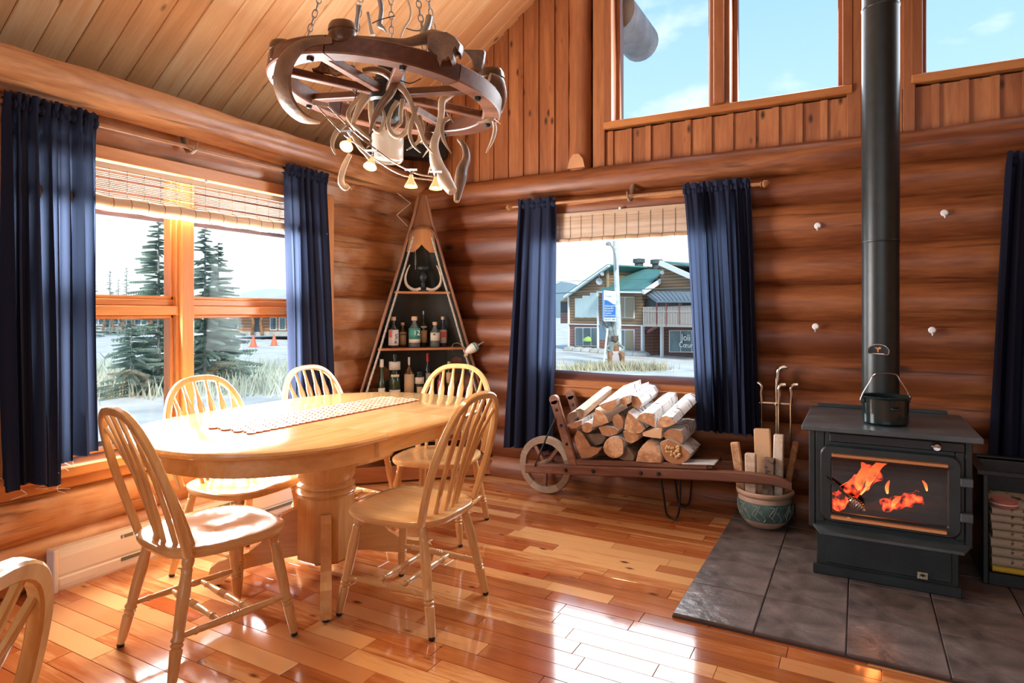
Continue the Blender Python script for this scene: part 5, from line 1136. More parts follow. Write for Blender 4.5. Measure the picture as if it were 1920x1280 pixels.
# fire
EMB = bpy.data.materials.new('glowing_embers'); EMB.use_nodes = True; t = EMB.node_tree; p_ = t.nodes['Principled BSDF']; p_.inputs['Base Color'].default_value = (.03, .01, .006, 1); p_.inputs['Roughness'].default_value = .9
tcn = t.nodes.new('ShaderNodeTexCoord'); nn_ = t.nodes.new('ShaderNodeTexNoise'); nn_.inputs['Scale'].default_value = 34; nn_.inputs['Detail'].default_value = 4; t.links.new(tcn.outputs['Object'], nn_.inputs['Vector'])
r = t.nodes.new('ShaderNodeValToRGB'); r.color_ramp.elements[0].position = .40; r.color_ramp.elements[0].color = (0, 0, 0, 1); r.color_ramp.elements[1].position = .66; r.color_ramp.elements[1].color = (1.0, .20, .05, 1); q = r.color_ramp.elements.new(.52); q.color = (.75, .04, .012, 1)
t.links.new(nn_.outputs['Fac'], r.inputs[0]); t.links.new(r.outputs[0], p_.inputs['Emission Color']); p_.inputs['Emission Strength'].default_value = 2.2
FLM = bpy.data.materials.new('flame'); FLM.use_nodes = True; t = FLM.node_tree; t.nodes.clear(); o_ = t.nodes.new('ShaderNodeOutputMaterial'); em = t.nodes.new('ShaderNodeEmission'); tr_ = t.nodes.new('ShaderNodeBsdfTransparent'); mxs = t.nodes.new('ShaderNodeMixShader')
tcn = t.nodes.new('ShaderNodeTexCoord'); sx_ = t.nodes.new('ShaderNodeSeparateXYZ'); t.links.new(tcn.outputs['Generated'], sx_.inputs[0]); r = t.nodes.new('ShaderNodeValToRGB')
r.color_ramp.elements[0].color = (1.0, .55, .16, 1); r.color_ramp.elements[1].color = (.75, .06, .015, 1); q = r.color_ramp.elements.new(.5); q.color = (1, .22, .05, 1); t.links.new(sx_.outputs[2], r.inputs[0]); t.links.new(r.outputs[0], em.inputs[0]); em.inputs[1].default_value = 2.2
n3 = t.nodes.new('ShaderNodeTexNoise'); n3.inputs['Scale'].default_value = 16; t.links.new(tcn.outputs['Object'], n3.inputs['Vector']); r3 = t.nodes.new('ShaderNodeValToRGB'); r3.color_ramp.elements[0].position = .30; r3.color_ramp.elements[1].position = .52; t.links.new(n3.outputs['Fac'], r3.inputs[0]); t.links.new(r3.outputs[0], mxs.inputs[0]); t.links.new(tr_.outputs[0], mxs.inputs[1]); t.links.new(em.outputs[0], mxs.inputs[2]); t.links.new(mxs.outputs[0], o_.inputs[0])
def fp(u, v, y): return on_y(u, v, y)
def burn(name, a, b, r_, mt, lab, cat='burning log'):
    a, b = Vector(a), Vector(b); n = 9; m = MB(); m.tube([a.lerp(b, i / n) - a for i in range(n + 1)], [r_ * (1 + .18 * math.sin(i * 2.3)) for i in range(n + 1)], 12); o = m.build(name, mt, None, a); return tag(o, lab, cat)
burn('burning_log', fp(1562, 945, -.72), fp(1640, 885, -.56), .040, EMB, 'glowing log leaning across the left of the stove fire')
burn('burning_log', fp(1655, 948, -.66), fp(1725, 932, -.60), .030, EMB, 'glowing red ember log right of centre in the fire')
burn('burning_log', fp(1590, 958, -.55), fp(1770, 950, -.45), .045, M['firebrick'], 'charred dark log lying behind the embers')
def flame(pts, y, lab, w_):
    S = smooth([fp(u, v, y) for u, v in pts]); n = len(S); m = MB(); o0 = S[0]; w_ *= 1.5; m.tube([p - o0 for p in S], [w_ * (math.sin(PI * (.12 + .88 * i / (n - 1))) ** .8) + .001 for i in range(n)], 10, flat=.5); o = m.build('flame', FLM, None, o0); tag(o, lab, 'flame', 'flames in the stove')
flame([(1598, 935), (1610, 905), (1622, 880), (1615, 866)], -.64, 'tall orange flame on the left log, left tongue', .030)
flame([(1612, 925), (1632, 895), (1648, 872), (1668, 864)], -.62, 'tall orange flame on the left log, right tongue', .026)
flame([(1580, 940), (1588, 915), (1600, 895)], -.66, 'short orange flame at the lower end of the left log', .018)
flame([(1664, 925), (1663, 912), (1668, 900)], -.60, 'small pale flame between the two glowing logs', .010)
flame([(1738, 920), (1735, 908), (1729, 900)], -.60, 'small separate flame at the right of the fire', .008)
flame([(1668, 950), (1680, 938), (1690, 930)], -.66, 'low flame on the right ember log', .014)
l = bpy.data.lights.new('fire_glow', 'POINT'); l.energy = 2.0; l.color = (1, .35, .1); l.shadow_soft_size = .05; lo = bpy.data.objects.new('fire_glow', l); COL.objects.link(lo); lo.location = (3.26, -.66, .47)
# ---- stove pipe
PX_, PY_ = 3.316, -.50
sp_ = thing('stove_pipe', 'tall black stove pipe rising from the stove past the gable windows', 'stove pipe', (PX_, PY_, .724))
M['pipe'] = mat('pipe_black', (.014, .020, .022), .38, .0, .2, 20)
def seg(z0, z1, r_=.0825): return MB().lathe([(r_, z0), (r_, z1)], 40).build('pipe_section', M['pipe'], sp_)
seg(0, .88); seg(.88, 2.05, .0835); seg(2.05, 4.55)
for z in (.88, 2.05): MB().lathe([(.083, z - .006), (.0855, z - .002), (.0855, z + .004), (.083, z + .006)], 40, cap=False).build('pipe_joint', M['pipe'], sp_)
th_ = thing('pipe_thermometer', 'half-round magnetic thermometer dial on the stove pipe', 'thermometer', (0, 0, 0))
d_ = Vector((C.x - PX_, C.y - PY_, 0)).normalized(); a_ = math.radians(-6); d_ = Vector((d_.x * math.cos(a_) - d_.y * math.sin(a_), d_.x * math.sin(a_) + d_.y * math.cos(a_), 0)); sd = Vector((-d_.y, d_.x, 0))
TM = frame3(sd, U, d_, Vector((PX_, PY_, on_y(1640, 658, -.58).z)) + d_ * .085)
arcp = [(.046 * math.cos(math.radians(t)), .034 * math.sin(math.radians(t)) - .0) for t in range(-28, 209, 12)]
m = MB(); m.prism(arcp, .006, TM); m.build('dial_plate', M['black'], th_)
m = MB(); m.tube([TM @ Vector((x, y, .006)) for x, y in arcp], .0022, 6, closed=True); m.build('dial_rim', M['chrome'], th_)
m = MB(); m.prism([(-.017, .020), (-.004, .017), (.006, .022), (.015, .018), (.008, .010), (.001, .008), (.002, -.006), (-.003, -.004), (-.005, .009)], .002, TM @ Matrix.Translation((0, 0, .006))); m.build('dial_emblem', M['copper'], th_)
m = MB(); m.box((0, -.012, .007), (.05, .003, .001)); m.v = [tuple(TM @ Vector(v_)) for v_ in m.v]; m.build('dial_text_bar', M['white'], th_)
# ---- enamel pot with bail handle
EN = mat('dark_enamel', (.010, .022, .022), .12, 0, coat=.6)
kp = thing('enamel_pot', 'dark green enamel pot with raised wire bail on the stove top', 'cooking pot', (3.330, -.70, .7245))
m = MB(); m.lathe([(0, .002), (.085, .002), (.096, .010), (.098, .120), (.106, .126), (.108, .131), (.104, .133), (.096, .128), (.094, .012), (0, .010)], 40, cap=False); m.build('pot_body', EN, kp)
MB().lathe([(0, .088), (.093, .088)], 32, cap=False).build('water', mat('pot_water', (.16, .19, .18), .1), kp)
m = MB(); m.tube(smooth([(-.118, 0, .112), (-.105, 0, .145), (-.075, 0, .195), (-.058, 0, .225), (-.03, 0, .236), (.0, 0, .238), (.03, 0, .235), (.055, 0, .228), (.068, 0, .205), (.10, 0, .155), (.118, 0, .105)]), .0032, 8); m.build('bail', M['chrome'], kp, (0, 0, 0), -.35 + .83)
for s_ in (-1, 1): 
    a = -.35 + .83; one('box', (s_ * .106 * math.cos(a), s_ * .106 * math.sin(a), .110), (.022, .014, .022), None, .003).build('ear', M['black'], kp)
m = MB(); m.tube(smooth([(.02, -.098, .085), (.03, -.115, .083), (.055, -.105, .083), (.06, -.088, .085)]), .005, 8); m.build('side_grip', EN, kp)
# ================================================================ PAPER BOX RIGHT OF THE STOVE
bx = thing('newspaper_box', 'black open box of newspapers at the right of the stove', 'box', (3.96, -.42, HZ0)); BO = Vector((3.96, -.42, HZ0))
def bb(name, x0, x1, y0, y1, z0, z1, mt='black'): m = MB(); rbox(m, x0 - BO.x, x1 - BO.x, y0 - BO.y, y1 - BO.y, z0 - BO.z, z1 - BO.z, .003); return m.build(name, M[mt], bx)
bb('side_panel', 3.715, 3.735, -.62, -.24, HZ0, .53); bb('side_panel', 4.20, 4.22, -.62, -.24, HZ0, .53); bb('back_panel', 3.735, 4.20, -.26, -.24, HZ0, .53); bb('bottom_panel', 3.735, 4.20, -.62, -.26, HZ0, .075)
for nm, a_ in (('rim', (3.69, 4.24, -.64, -.60, .515, .535)), ('rim', (3.69, 3.735, -.60, -.22, .515, .535)), ('rim', (4.20, 4.24, -.60, -.22, .515, .535)), ('rim', (3.735, 4.20, -.26, -.22, .515, .535))): bb(nm, *a_)
NP = bpy.data.materials.new('newsprint'); NP.use_nodes = True; t = NP.node_tree; p_ = t.nodes['Principled BSDF']; p_.inputs['Roughness'].default_value = .8
tcn = t.nodes.new('ShaderNodeTexCoord'); mpn = t.nodes.new('ShaderNodeMapping'); mpn.inputs['Scale'].default_value = (26, 6, 40); t.links.new(tcn.outputs['Object'], mpn.inputs[0]); nn_ = t.nodes.new('ShaderNodeTexNoise'); nn_.inputs['Scale'].default_value = 1.4; nn_.inputs['Detail'].default_value = 2; t.links.new(mpn.outputs[0], nn_.inputs['Vector'])
r = t.nodes.new('ShaderNodeValToRGB'); r.color_ramp.elements[0].position = .36; r.color_ramp.elements[0].color = (.05, .045, .04, 1); r.color_ramp.elements[1].position = .42; r.color_ramp.elements[1].color = (.42, .36, .27, 1); t.links.new(nn_.outputs['Fac'], r.inputs[0]); t.links.new(r.outputs[0], p_.inputs['Base Color'])
YEL = mat('yellow_flyer', (.62, .42, .03), .6)
z = .078; places = ['at the bottom of the box', 'second from the bottom of the box', 'third from the bottom of the box', 'fourth from the bottom of the box', 'in the middle of the box', 'third from the top of the box', 'second from the top of the box', 'at the top of the box']
for k in range(8):
    th = [.028, .042, .040, .040, .036, .034, .032, .030][k]; hw = .225 - random.uniform(0, .012)
    m = MB(); P_ = [(-.17, 0)] + [(.165 + .5 * th * math.cos(t), th / 2 + .5 * th * math.sin(t)) for t in [-PI / 2 + PI * i / 8 for i in range(9)]] + [(-.17, th)]
    m.prism(P_, 2 * hw, frame3((0, -1, 0), (0, 0, 1), (-1, 0, 0), (hw, 0, 0))); o = m.build('newspaper', NP if k else YEL, None, (3.968, -.44, z)); tag(o, ('yellow printed flyer ' if k == 0 else 'folded newspaper ') + places[k], 'newspaper', 'newspapers in the box'); z += th + .001
mb_ = thing('match_box', 'small red and white round tin on the newspapers', 'tin', (3.80, -.57, z))
MB().lathe([(0, 0), (.048, 0), (.05, .003), (.05, .034), (0, .035)], 24).build('tin', mat('tin_red', (.50, .16, .12), .5), mb_); MB().lathe([(.0503, .014), (.0503, .019)], 24, cap=False).build('white_stripe', WHITEP, mb_)
# ---- small white hooks on the log wall
for u, v, lab in ((1533, 425, 'small white hook on the log wall, upper left of the stove pipe'), (1771, 401, 'small white hook on the log wall, upper right of the stove pipe'), (1529, 614, 'small white hook on the log wall, lower left of the stove pipe'), (1748, 621, 'small white hook on the log wall, lower right of the stove pipe')):
    p = on_y(u, v, -.05); hk = thing('wall_hook', lab, 'hook', p, 0, 'white wall hooks')
    MB().lathe([(0, .0), (.017, 0), (.019, .004), (.014, .009), (0, .010)], 16, frame3((1, 0, 0), (0, 0, 1), (0, -1, 0), (0, .008, .006))).build('plate', M['white'], hk)
    m = MB(); m.tube(smooth([(0, 0, -.004), (0, -.014, -.016), (0, -.02, -.022), (0, -.028, -.012)]), .004, 8); m.build('prong', M['white'], hk)
# ================================================================ OUTDOORS
GZ = -1.5
M['gravel'] = mat('gravel', (.58, .57, .54), .95, 0, .22, .6, .3, 3)
g = one('box', (-20, 60, GZ - .1), (420, 420, .2)).build('gravel_ground', M['gravel']); tag(g, 'pale gravel lot and road outside the windows', 'ground', kind='stuff')
def gp(u, v): return on_z(u, v, GZ)
# ---- two-storey house across the road (centre window)
PL_ = at(1064.5, HZ, 46.0); PR_ = at(1204, HZ, 40.0); HD = (PR_ - PL_).normalized(); HN = Vector((HD.y, -HD.x, 0)).normalized()
if HN.dot(C - PL_) < 0: HN = -HN
def fa(u, v, off=0.0): r_ = ray(u, v); p0 = PL_ + HN * off; return C + r_ * ((p0 - C).dot(HN) / r_.dot(HN))
def siding(name, c1, c2, pitch=6.0, diag=0.0):
    m = bpy.data.materials.new(name); m.use_nodes = True; t = m.node_tree; p = t.nodes['Principled BSDF']; p.inputs['Roughness'].default_value = .8
    tcn = t.nodes.new('ShaderNodeTexCoord'); mpn = t.nodes.new('ShaderNodeMapping'); mpn.inputs['Rotation'].default_value = (0, diag, 0); t.links.new(tcn.outputs['Object'], mpn.inputs[0])
    wv = t.nodes.new('ShaderNodeTexWave'); wv.bands_direction = 'Z'; wv.inputs['Scale'].default_value = pitch / 3.14; wv.inputs['Distortion'].default_value = .4; t.links.new(mpn.outputs[0], wv.inputs['Vector'])
    r = t.nodes.new('ShaderNodeValToRGB'); r.color_ramp.elements[0].position = .1; r.color_ramp.elements[0].color = (*c2, 1); r.color_ramp.elements[1].position = .45; r.color_ramp.elements[1].color = (*c1, 1); t.links.new(wv.outputs['Fac'], r.inputs[0]); t.links.new(r.outputs[0], p.inputs['Base Color'])
    return m
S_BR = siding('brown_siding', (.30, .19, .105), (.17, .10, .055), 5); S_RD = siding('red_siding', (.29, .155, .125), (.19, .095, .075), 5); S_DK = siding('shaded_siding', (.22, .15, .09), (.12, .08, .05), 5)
ROOFG = mat('green_roof', (.075, .20, .185), .8, 0, .15, 1); ROOFM = mat('metal_canopy', (.22, .27, .31), .5, .2); WHT = mat('white_trim', (.80, .83, .85), .6); PANE = mat('house_pane', (.10, .15, .17), .1, 0, .5, .6); PANEB = mat('house_blind', (.50, .62, .62), .4); PANEO = mat('house_brown_pane', (.24, .20, .13), .3); REDP = mat('red_post', (.24, .08, .075), .7); RAIL = mat('grey_rail', (.42, .37, .33), .8)
H0 = fa(1130, 665); H0.z = GZ
house = thing('two_storey_house', 'brown and red two-storey house with green roof across the road', 'building', H0)
def slab(name, mt, px, off, depth, par=None, mi=None):
    P_ = [fa(u, v, off) - H0 for u, v in px]; Q_ = [p - HN * depth for p in P_]; n = len(P_); m = MB()
    m.add(P_ + Q_, [tuple(range(n)), tuple(range(n, 2 * n))[::-1]] + [(i, (i + 1) % n, n + (i + 1) % n, n + i) for i in range(n)]); return m.build(name, mt, par or house)
slab('lower_wall', S_RD, [(1064.5, 657), (1204, 670), (1204, 609.6), (1064.5, 606.5)], 0, 7)
slab('upper_wall', S_BR, [(1064.5, 606.5), (1204, 609.6), (1204, 547), (1138, 541), (1138, 497), (1064.5, 550)], 0, 7)
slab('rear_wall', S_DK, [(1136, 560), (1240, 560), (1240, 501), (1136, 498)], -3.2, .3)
slab('roof_slope', ROOFG, [(1056, 553), (1139, 495), (1140, 497.5), (1058, 556)], .6, 8)
slab('fascia', WHT, [(1056, 554.5), (1139, 496.5), (1139, 499.5), (1057, 558)], .65, .25)
slab('ridge_fascia', WHT, [(1138, 495.5), (1206, 501.5), (1206, 504), (1138, 498.5)], -3.0, .25)
# lower green roof, a tilted slab
a_, b_, c_, d_ = fa(1118, 545.5, .7) - H0, fa(1206, 547, .7) - H0, fa(1243, 505.5, -3.0) - H0, fa(1199, 503.5, -3.0) - H0
m = MB(); dn = Vector((0, 0, -.12)); m.add([a_, b_, c_, d_, a_ + dn, b_ + dn, c_ + dn, d_ + dn], [(0, 1, 2, 3), (7, 6, 5, 4), (0, 4, 5, 1), (1, 5, 6, 2), (2, 6, 7, 3), (3, 7, 4, 0)]); m.build('lower_roof', ROOFG, house)
slab('eave_fascia', WHT, [(1118, 545), (1207, 546.5), (1207, 549.5), (1118, 548)], .75, .2); 
m = MB(); m.bar(fa(1206, 548, .75) - H0, fa(1241, 525, -1.2) - H0, .15, .25, U); m.build('rake_fascia', WHT, house)
for u, v0, v1, w_ in ((1065, 550, 656, 1.6), (1120, 552, 662, 1.8), (1203, 610, 670, 3.0), (1239, 612, 671, 2.6)): slab('corner_board', WHT, [(u - w_ / 2, v1), (u + w_ / 2, v1), (u + w_ / 2, v0), (u - w_ / 2, v0)], .12, .2)
slab('belt_trim', WHT, [(1064.5, 608), (1204, 611), (1204, 609), (1064.5, 606.3)], .1, .15)
slab('corner_board', mat('tan_corner', (.36, .27, .16), .8), [(1136.5, 541), (1139, 541), (1139, 499), (1136.5, 499)], .08, .15)
def hwin(u0, u1, v0, v1, mulls, panes, off=.1):
    f_ = slab('window', WHT, [(u0, v1), (u1, v1 + .6), (u1, v0), (u0, v0)], off, .12); e_ = [u0] + list(mulls) + [u1]
    for i in range(len(e_) - 1): slab('pane', panes[i % len(panes)], [(e_[i] + 1.0, v1 - 1.0), (e_[i + 1] - .7, v1 - .8), (e_[i + 1] - .7, v0 + 1.2), (e_[i] + 1.0, v0 + 1.2)], off + .03, .06, f_)
    return f_
hwin(1078, 1092.6, 559, 595, [], [PANEB]); hwin(1092, 1107, 554, 595, [], [PANEB]); hwin(1106.5, 1119.5, 548.5, 595, [], [PANEB])
hwin(1078, 1119.5, 613.5, 648.5, [1092.5, 1107.5], [PANE]); hwin(1161, 1188, 556, 596, [1171], [PANEO]); hwin(1164, 1188, 617.5, 658, [1171], [PANE, PANEO])
lw = hwin(1254.5, 1330, 619, 660, [1275.5, 1296.5], [PANE])
m = MB(); q0 = fa(1103, 641, .18) - H0; m.lathe([(.0, 0), (.35, .05), (.4, .18), (.2, .32), (0, .4)], 12, Matrix.Translation(q0) @ Matrix.Diagonal((1, .3, 1, 1))); m.build('window_display', mat('lime_display', (.35, .55, .12), .6), house)
slab('porch_wall', S_RD, [(1204, 670), (1320, 676), (1320, 608), (1204, 608)], -1.5, .3)
slab('side_gable', S_BR, [(1237, 560), (1320, 562), (1320, 527), (1239, 494)], -1.0, 5)
slab('side_roof', ROOFG, [(1237, 490.5), (1296, 500), (1330, 534), (1330, 531), (1298, 498), (1238, 489)], -.6, 6); slab('side_roof_top', ROOFG, [(1240, 492), (1330, 531), (1330, 506), (1290, 500)], -3, 3)
m = MB(); m.bar(fa(1237, 492.5, -.5) - H0, fa(1330, 534, -.5) - H0, .15, .3, U); m.build('fascia', WHT, house)
a_, b_, c_, d_ = fa(1231, 563, 1.6) - H0, fa(1330, 563, 1.6) - H0, fa(1330, 543, -1.0) - H0, fa(1206, 546, -1.0) - H0; m = MB(); m.add([a_, b_, c_, d_, a_ + dn, b_ + dn, c_ + dn, d_ + dn], [(0, 1, 2, 3), (7, 6, 5, 4), (0, 4, 5, 1), (1, 5, 6, 2), (2, 6, 7, 3), (3, 7, 4, 0)]); cn = m.build('porch_canopy', ROOFM, house)
for k in range(13):
    u = 1233 + k * 7.5; m = MB(); m.bar(fa(u, 562.6, 1.62) - H0, fa(1212 + k * 8.6, 546, -.95) - H0, .08, .06, U); m.build('canopy_seam', mat('seam_dark', (.13, .16, .19), .6) if k == 0 else bpy.data.materials['seam_dark'], cn)
slab('porch_screen', mat('porch_dark', (.035, .05, .06), .5), [(1207, 606), (1330, 608), (1330, 563), (1207, 561)], -.3, .2)
slab('porch_deck', RAIL, [(1205, 612), (1330, 614), (1330, 609), (1205, 607.5)], 1.5, 3)
for u in (1231.5, 1249, 1273.5, 1300): slab('porch_post', REDP, [(u - 1, 612), (u + 1, 612), (u + 1, 563), (u - 1, 563)], 1.5, .2)
bal = one('bar', (0, 0, 0), (0, 0, 1.05), .07, .07).mesh('baluster', RAIL)
for k in range(34):
    u = 1207 + k * 3.1; p = fa(u, 608, 1.45) - H0; link('baluster', bal, house, (p.x, p.y, p.z))
m = MB(); m.bar(fa(1206, 583, 1.45) - H0, fa(1316, 584.5, 1.45) - H0, .1, .1, U); m.build('handrail', RAIL, house)
m = MB(); m.bar(fa(1208, 628, -.9) - H0, fa(1231, 611, 1.3) - H0, .14, .14, U); m.build('porch_brace', REDP, house)
dr = slab('front_door', WHT, [(1210, 668), (1229, 669.5), (1229, 620), (1210, 620)], -1.35, .1); slab('door_panel', mat('door_blue', (.52, .60, .72), .6), [(1213, 666), (1222, 667), (1222, 623), (1213, 623)], -1.32, .05, dr); slab('door_light', PANE, [(1212, 640), (1217, 640), (1217, 625), (1212, 625)], -1.25, .05, dr)
slab('side_deck_wall', S_RD, [(1051, 606), (1064, 606), (1064, 586), (1051, 586)], -.5, 3); slab('side_deck_screen', bpy.data.materials['porch_dark'], [(1051, 586), (1064, 586), (1064, 566), (1051, 566)], -.6, 3); slab('side_deck_roof', S_BR, [(1049, 566), (1065, 566), (1065, 556)], -.4, 3)
for u, v in ((1198, 500), (1231, 502)): p = fa(u, v, -3.4) - H0; m = MB(); m.lathe([(.30, -.3), (.30, .25), (.42, .28), (.42, .55), (0, .6)], 14, Matrix.Translation(p)); m.build('roof_vent', mat('vent_dark', (.08, .10, .10), .7) if u == 1198 else bpy.data.materials['vent_dark'], house)
p = fa(1124, 527, .4) - H0; m = MB(); m.lathe([(0, 0), (.15, .02), (.24, .07)], 16, Matrix.Translation(p) @ Matrix.Rotation(1.9, 4, 'X'), cap=False); sd_ = m.build('satellite_dish', mat('dish_grey', (.40, .45, .50), .5), house); m = MB(); m.tube([p, p + Vector((0, -.1, .5))], .03, 6); m.build('dish_arm', M['grey'], house)
for u, v in ((1131, 510), (1243, 507)): p = fa(u, v, .3 if u < 1200 else -.8) - H0; m = MB(); m.lathe([(.05, 0), (.14, .25), (0, .27)], 10, Matrix.Translation(p) @ Matrix.Rotation(2.2, 4, 'X')); m.build('flood_lamp', WHT, house)
text('window_lettering', 'Joli', .55, WHT, lw, frame3(HD, U, HN, fa(1286, 633, .2) - H0), .01); text('window_lettering', 'Cœur', .42, WHT, lw, frame3(HD, U, HN, fa(1286, 647, .2) - H0), .01)
for k in range(9):
    u = 1070 + k * 16.5; p = fa(u, 658 + k * 1.45, .4) - H0; m = MB(); m.lathe([(0, 0), (.5, .02), (.45, .2), (.2, .3), (0, .32)], 8, Matrix.Translation((p.x, p.y, 0)) @ Matrix.Diagonal((1.2, .8, 1, 1))); m.build('foundation_stone', mat('pale_stone', (.45, .45, .42), .9, 0, .2, 2) if k == 0 else bpy.data.materials['pale_stone'], house)
# ---- sign
ZS = 31.5; q0 = at(1143, HZ, ZS); q0.z = GZ
sg = thing('road_sign', 'blue and white sign box on log props by the road', 'sign', q0)
sl, sr = at(1132, HZ, ZS), at(1155, HZ, ZS - .2); SD = (sr - sl).normalized(); SN = Vector((SD.y, -SD.x, 0)); SN = SN if SN.dot(C - sl) > 0 else -SN
def ss(u, v, off=0.0): r_ = ray(u, v); p0 = sl + SN * off; return C + r_ * ((p0 - C).dot(SN) / r_.dot(SN)) - q0
def sslab(name, mt, px, off, d, par=None):
    P_ = [ss(u, v, off) for u, v in px]; n = len(P_); Q_ = [p - SN * d for p in P_]; m = MB(); m.add(P_ + Q_, [tuple(range(n)), tuple(range(n, 2 * n))[::-1]] + [(i, (i + 1) % n, n + (i + 1) % n, n + i) for i in range(n)]); return m.build(name, mt, par or sg)
SBL = mat('sign_blue', (.035, .16, .46), .5); SIDE = mat('sign_side_blue', (.14, .33, .66), .6); SWH = mat('sign_white', (.76, .84, .86), .5)
P_ = [ss(1132, 602), ss(1155, 602.5), ss(1155, 546), ss(1132, 544)]; bk = -SN * .9 - SD * .25; m = MB(); m.add(P_ + [p + bk for p in P_], [(0, 1, 2, 3), (7, 6, 5, 4), (0, 4, 5, 1), (1, 5, 6, 2), (2, 6, 7, 3), (3, 7, 4, 0)]); m.build('sign_box', SIDE, sg)
sslab('sign_face', SWH, [(1132, 602), (1155, 602.5), (1155, 546), (1132, 544)], .02, .02)
sslab('blue_field', SBL, [(1133, 595), (1154.3, 595), (1154.3, 571), (1150, 570), (1146, 567.5), (1142, 564.5), (1138, 562.5), (1133, 562)], .04, .03)
for k, (s_, w_) in enumerate((('Hébergement', 1.0), ('Restaurant', .85), ('Réunions', .95), ('Location', .8), ('Informations....', .95))):
    text('sign_lettering', s_, .125, SWH, sg, frame3(SD, U, SN, ss(1134, 573.3 + k * 4.55, .05)), .004, 'LEFT', w_ * .95)
text('sign_lettering', 'Tangin', .15, mat('sign_grey', (.40, .44, .46), .6), sg, frame3(SD, U, SN, ss(1141, 554.5, .05)), .004, 'CENTER', .9); text('sign_lettering', '418 673-1383', .115, mat('sign_ink', (.12, .14, .18), .6), sg, frame3(SD, U, SN, ss(1143.5, 598.6, .05)), .004, 'CENTER', .85)
SW = mat('grey_log', (.23, .26, .25), .8, 0, .3, 3)
for (a_, b_, r_) in (((1128, 602), (1148, 640), .10), ((1142, 603), (1150, 645), .13), ((1150, 603), (1155, 645), .10)): m = MB(); m.tube([ss(*a_, -.4), ss(*b_, -.3)], r_, 10); m.build('log_prop', SW, sg)
sslab('base_panel', mat('pale_blue_panel', (.36, .47, .55), .7), [(1124, 636), (1137, 638), (1137, 607), (1124, 606)], -1.2, .15); one('tube', [ss(1150, 640, -.3), Vector((ss(1150, 640, -.3).x, ss(1150, 640, -.3).y, 0))], .3, 10).build('post', SW, sg)
# ---- utility pole with street lamp
q0 = gp(1159, 672); q0 = at(1160, HZ, 35.0); q0.z = GZ; up_ = thing('utility_pole', 'pale wooden utility pole with a curved street lamp', 'pole', q0)
wp = lambda u, v, Z=35.0: at(u, v, Z) - q0
m = MB(); m.tube([Vector((0, 0, 0)), wp(1159, 600), wp(1156, 520), wp(1152, 400)], [.19, .17, .15, .13], 12); m.build('pole', mat('pole_grey', (.52, .56, .56), .8, 0, .2, 4), up_)
m = MB(); m.tube(smooth([wp(1155, 505, 34.8), wp(1153.5, 482, 34.6), wp(1150, 467, 34.5), wp(1145, 459, 34.4), wp(1142, 457, 34.4)]), .045, 8); m.build('lamp_arm', M['grey'], up_)
m = MB(); m.lathe([(0, -.1), (.14, -.08), (.16, .02), (.08, .1), (0, .12)], 14, Matrix.Translation(wp(1141, 457, 34.4))); m.build('lamp_head', M['grey'], up_)
for (v0, v1, ul, ur) in ((550, 537, 700, 1900), (528, 520, 700, 1900)):
    m = MB(); m.tube([at(ul, v0 + 22, 38), at(1040, v0, 35.4), wp(1157, (v0 + v1) / 2) + q0, at(1300, v1 + 2, 35.4), at(ur, v1 - 8, 40)], .025 if v0 == 550 else .010, 6); tag(m.build('power_line', bpy.data.materials['vent_dark']), 'dark power cable crossing in front of the house' if v0 == 550 else 'thin upper wire strung from the utility pole', 'cable')
q = gp(1131, 690); m = MB(); t_ = q + Vector((.15, .2, 1.95)); m.tube([q, t_], .05, 8); tag(m.build('marker_stake', mat('stake_white', (.75, .76, .66), .6)), 'white leaning marker stake beside the bear carving', 'stake')
# ---- carved bear seated on a block
q0 = gp(1153, 688); k = (q0 - C).dot(F) / FPX
bear = thing('bear_carving', 'brown carved wooden bear seated on a pale block by the road', 'statue', q0)
BX = R; BF = -F
def bp(x, v, d=0.0): return BX * (x - 1153) * k + U * ((688 - v) * k) + BF * d
m = MB(); bmr = []
def blob(pts, rs, n=12): m.tube(smooth(pts, 3), [rs[min(len(rs) - 1, int(i / 3))] + (rs[min(len(rs) - 1, int(i / 3) + 1)] - rs[min(len(rs) - 1, int(i / 3))]) * (i % 3) / 3 for i in range(3 * (len(pts) - 1) + 1)], n)
blob([bp(1153, 665), bp(1153, 660), bp(1153, 652), bp(1153, 645), bp(1153, 641)], [6 * k, 7.4 * k, 7.2 * k, 6.4 * k, 3 * k])
bs = m.build('torso', mat('carved_brown', (.24, .115, .05), .7, 0, .35, 3), bear)
m = MB(); m.lathe([(0, -.16), (.10, -.14), (.17, -.05), (.18, .04), (.13, .14), (0, .18)], 14, Matrix.Translation(bp(1153, 636, .05))); m.lathe([(.09, 0), (.07, .10), (0, .14)], 10, Matrix.Translation(bp(1153.5, 638, .15)) @ Matrix.Rotation(PI / 2, 4, 'X'))
for s_ in (-1, 1): m.lathe([(0, -.05), (.06, 0), (0, .06)], 10, Matrix.Translation(bp(1153 + s_ * 5, 630.5, .03)))
m.build('head', mat('carved_dark', (.11, .07, .05), .7, 0, .3, 5), bear)
for s_ in (-1, 1):
    m = MB(); blob([bp(1153 + s_ * 6, 645), bp(1153 + s_ * 14, 650), bp(1153 + s_ * 16, 654), bp(1153 + s_ * 8, 659, .2)], [.07, .065, .06, .05]); m.build('arm', SW, bear)
    m = MB(); blob([bp(1153 + s_ * 4, 662), bp(1153 + s_ * 11, 663, .3), bp(1153 + s_ * 11.5, 672, .35), bp(1153 + s_ * 11, 680, .35)], [.12, .12, .11, .11]); blob([bp(1153 + s_ * 11, 681, .35), bp(1153 + s_ * 14, 682, .55), bp(1153 + s_ * 15, 682, .65)], [.12, .13, .09]); m.build('leg', bs.data.materials[0], bear)
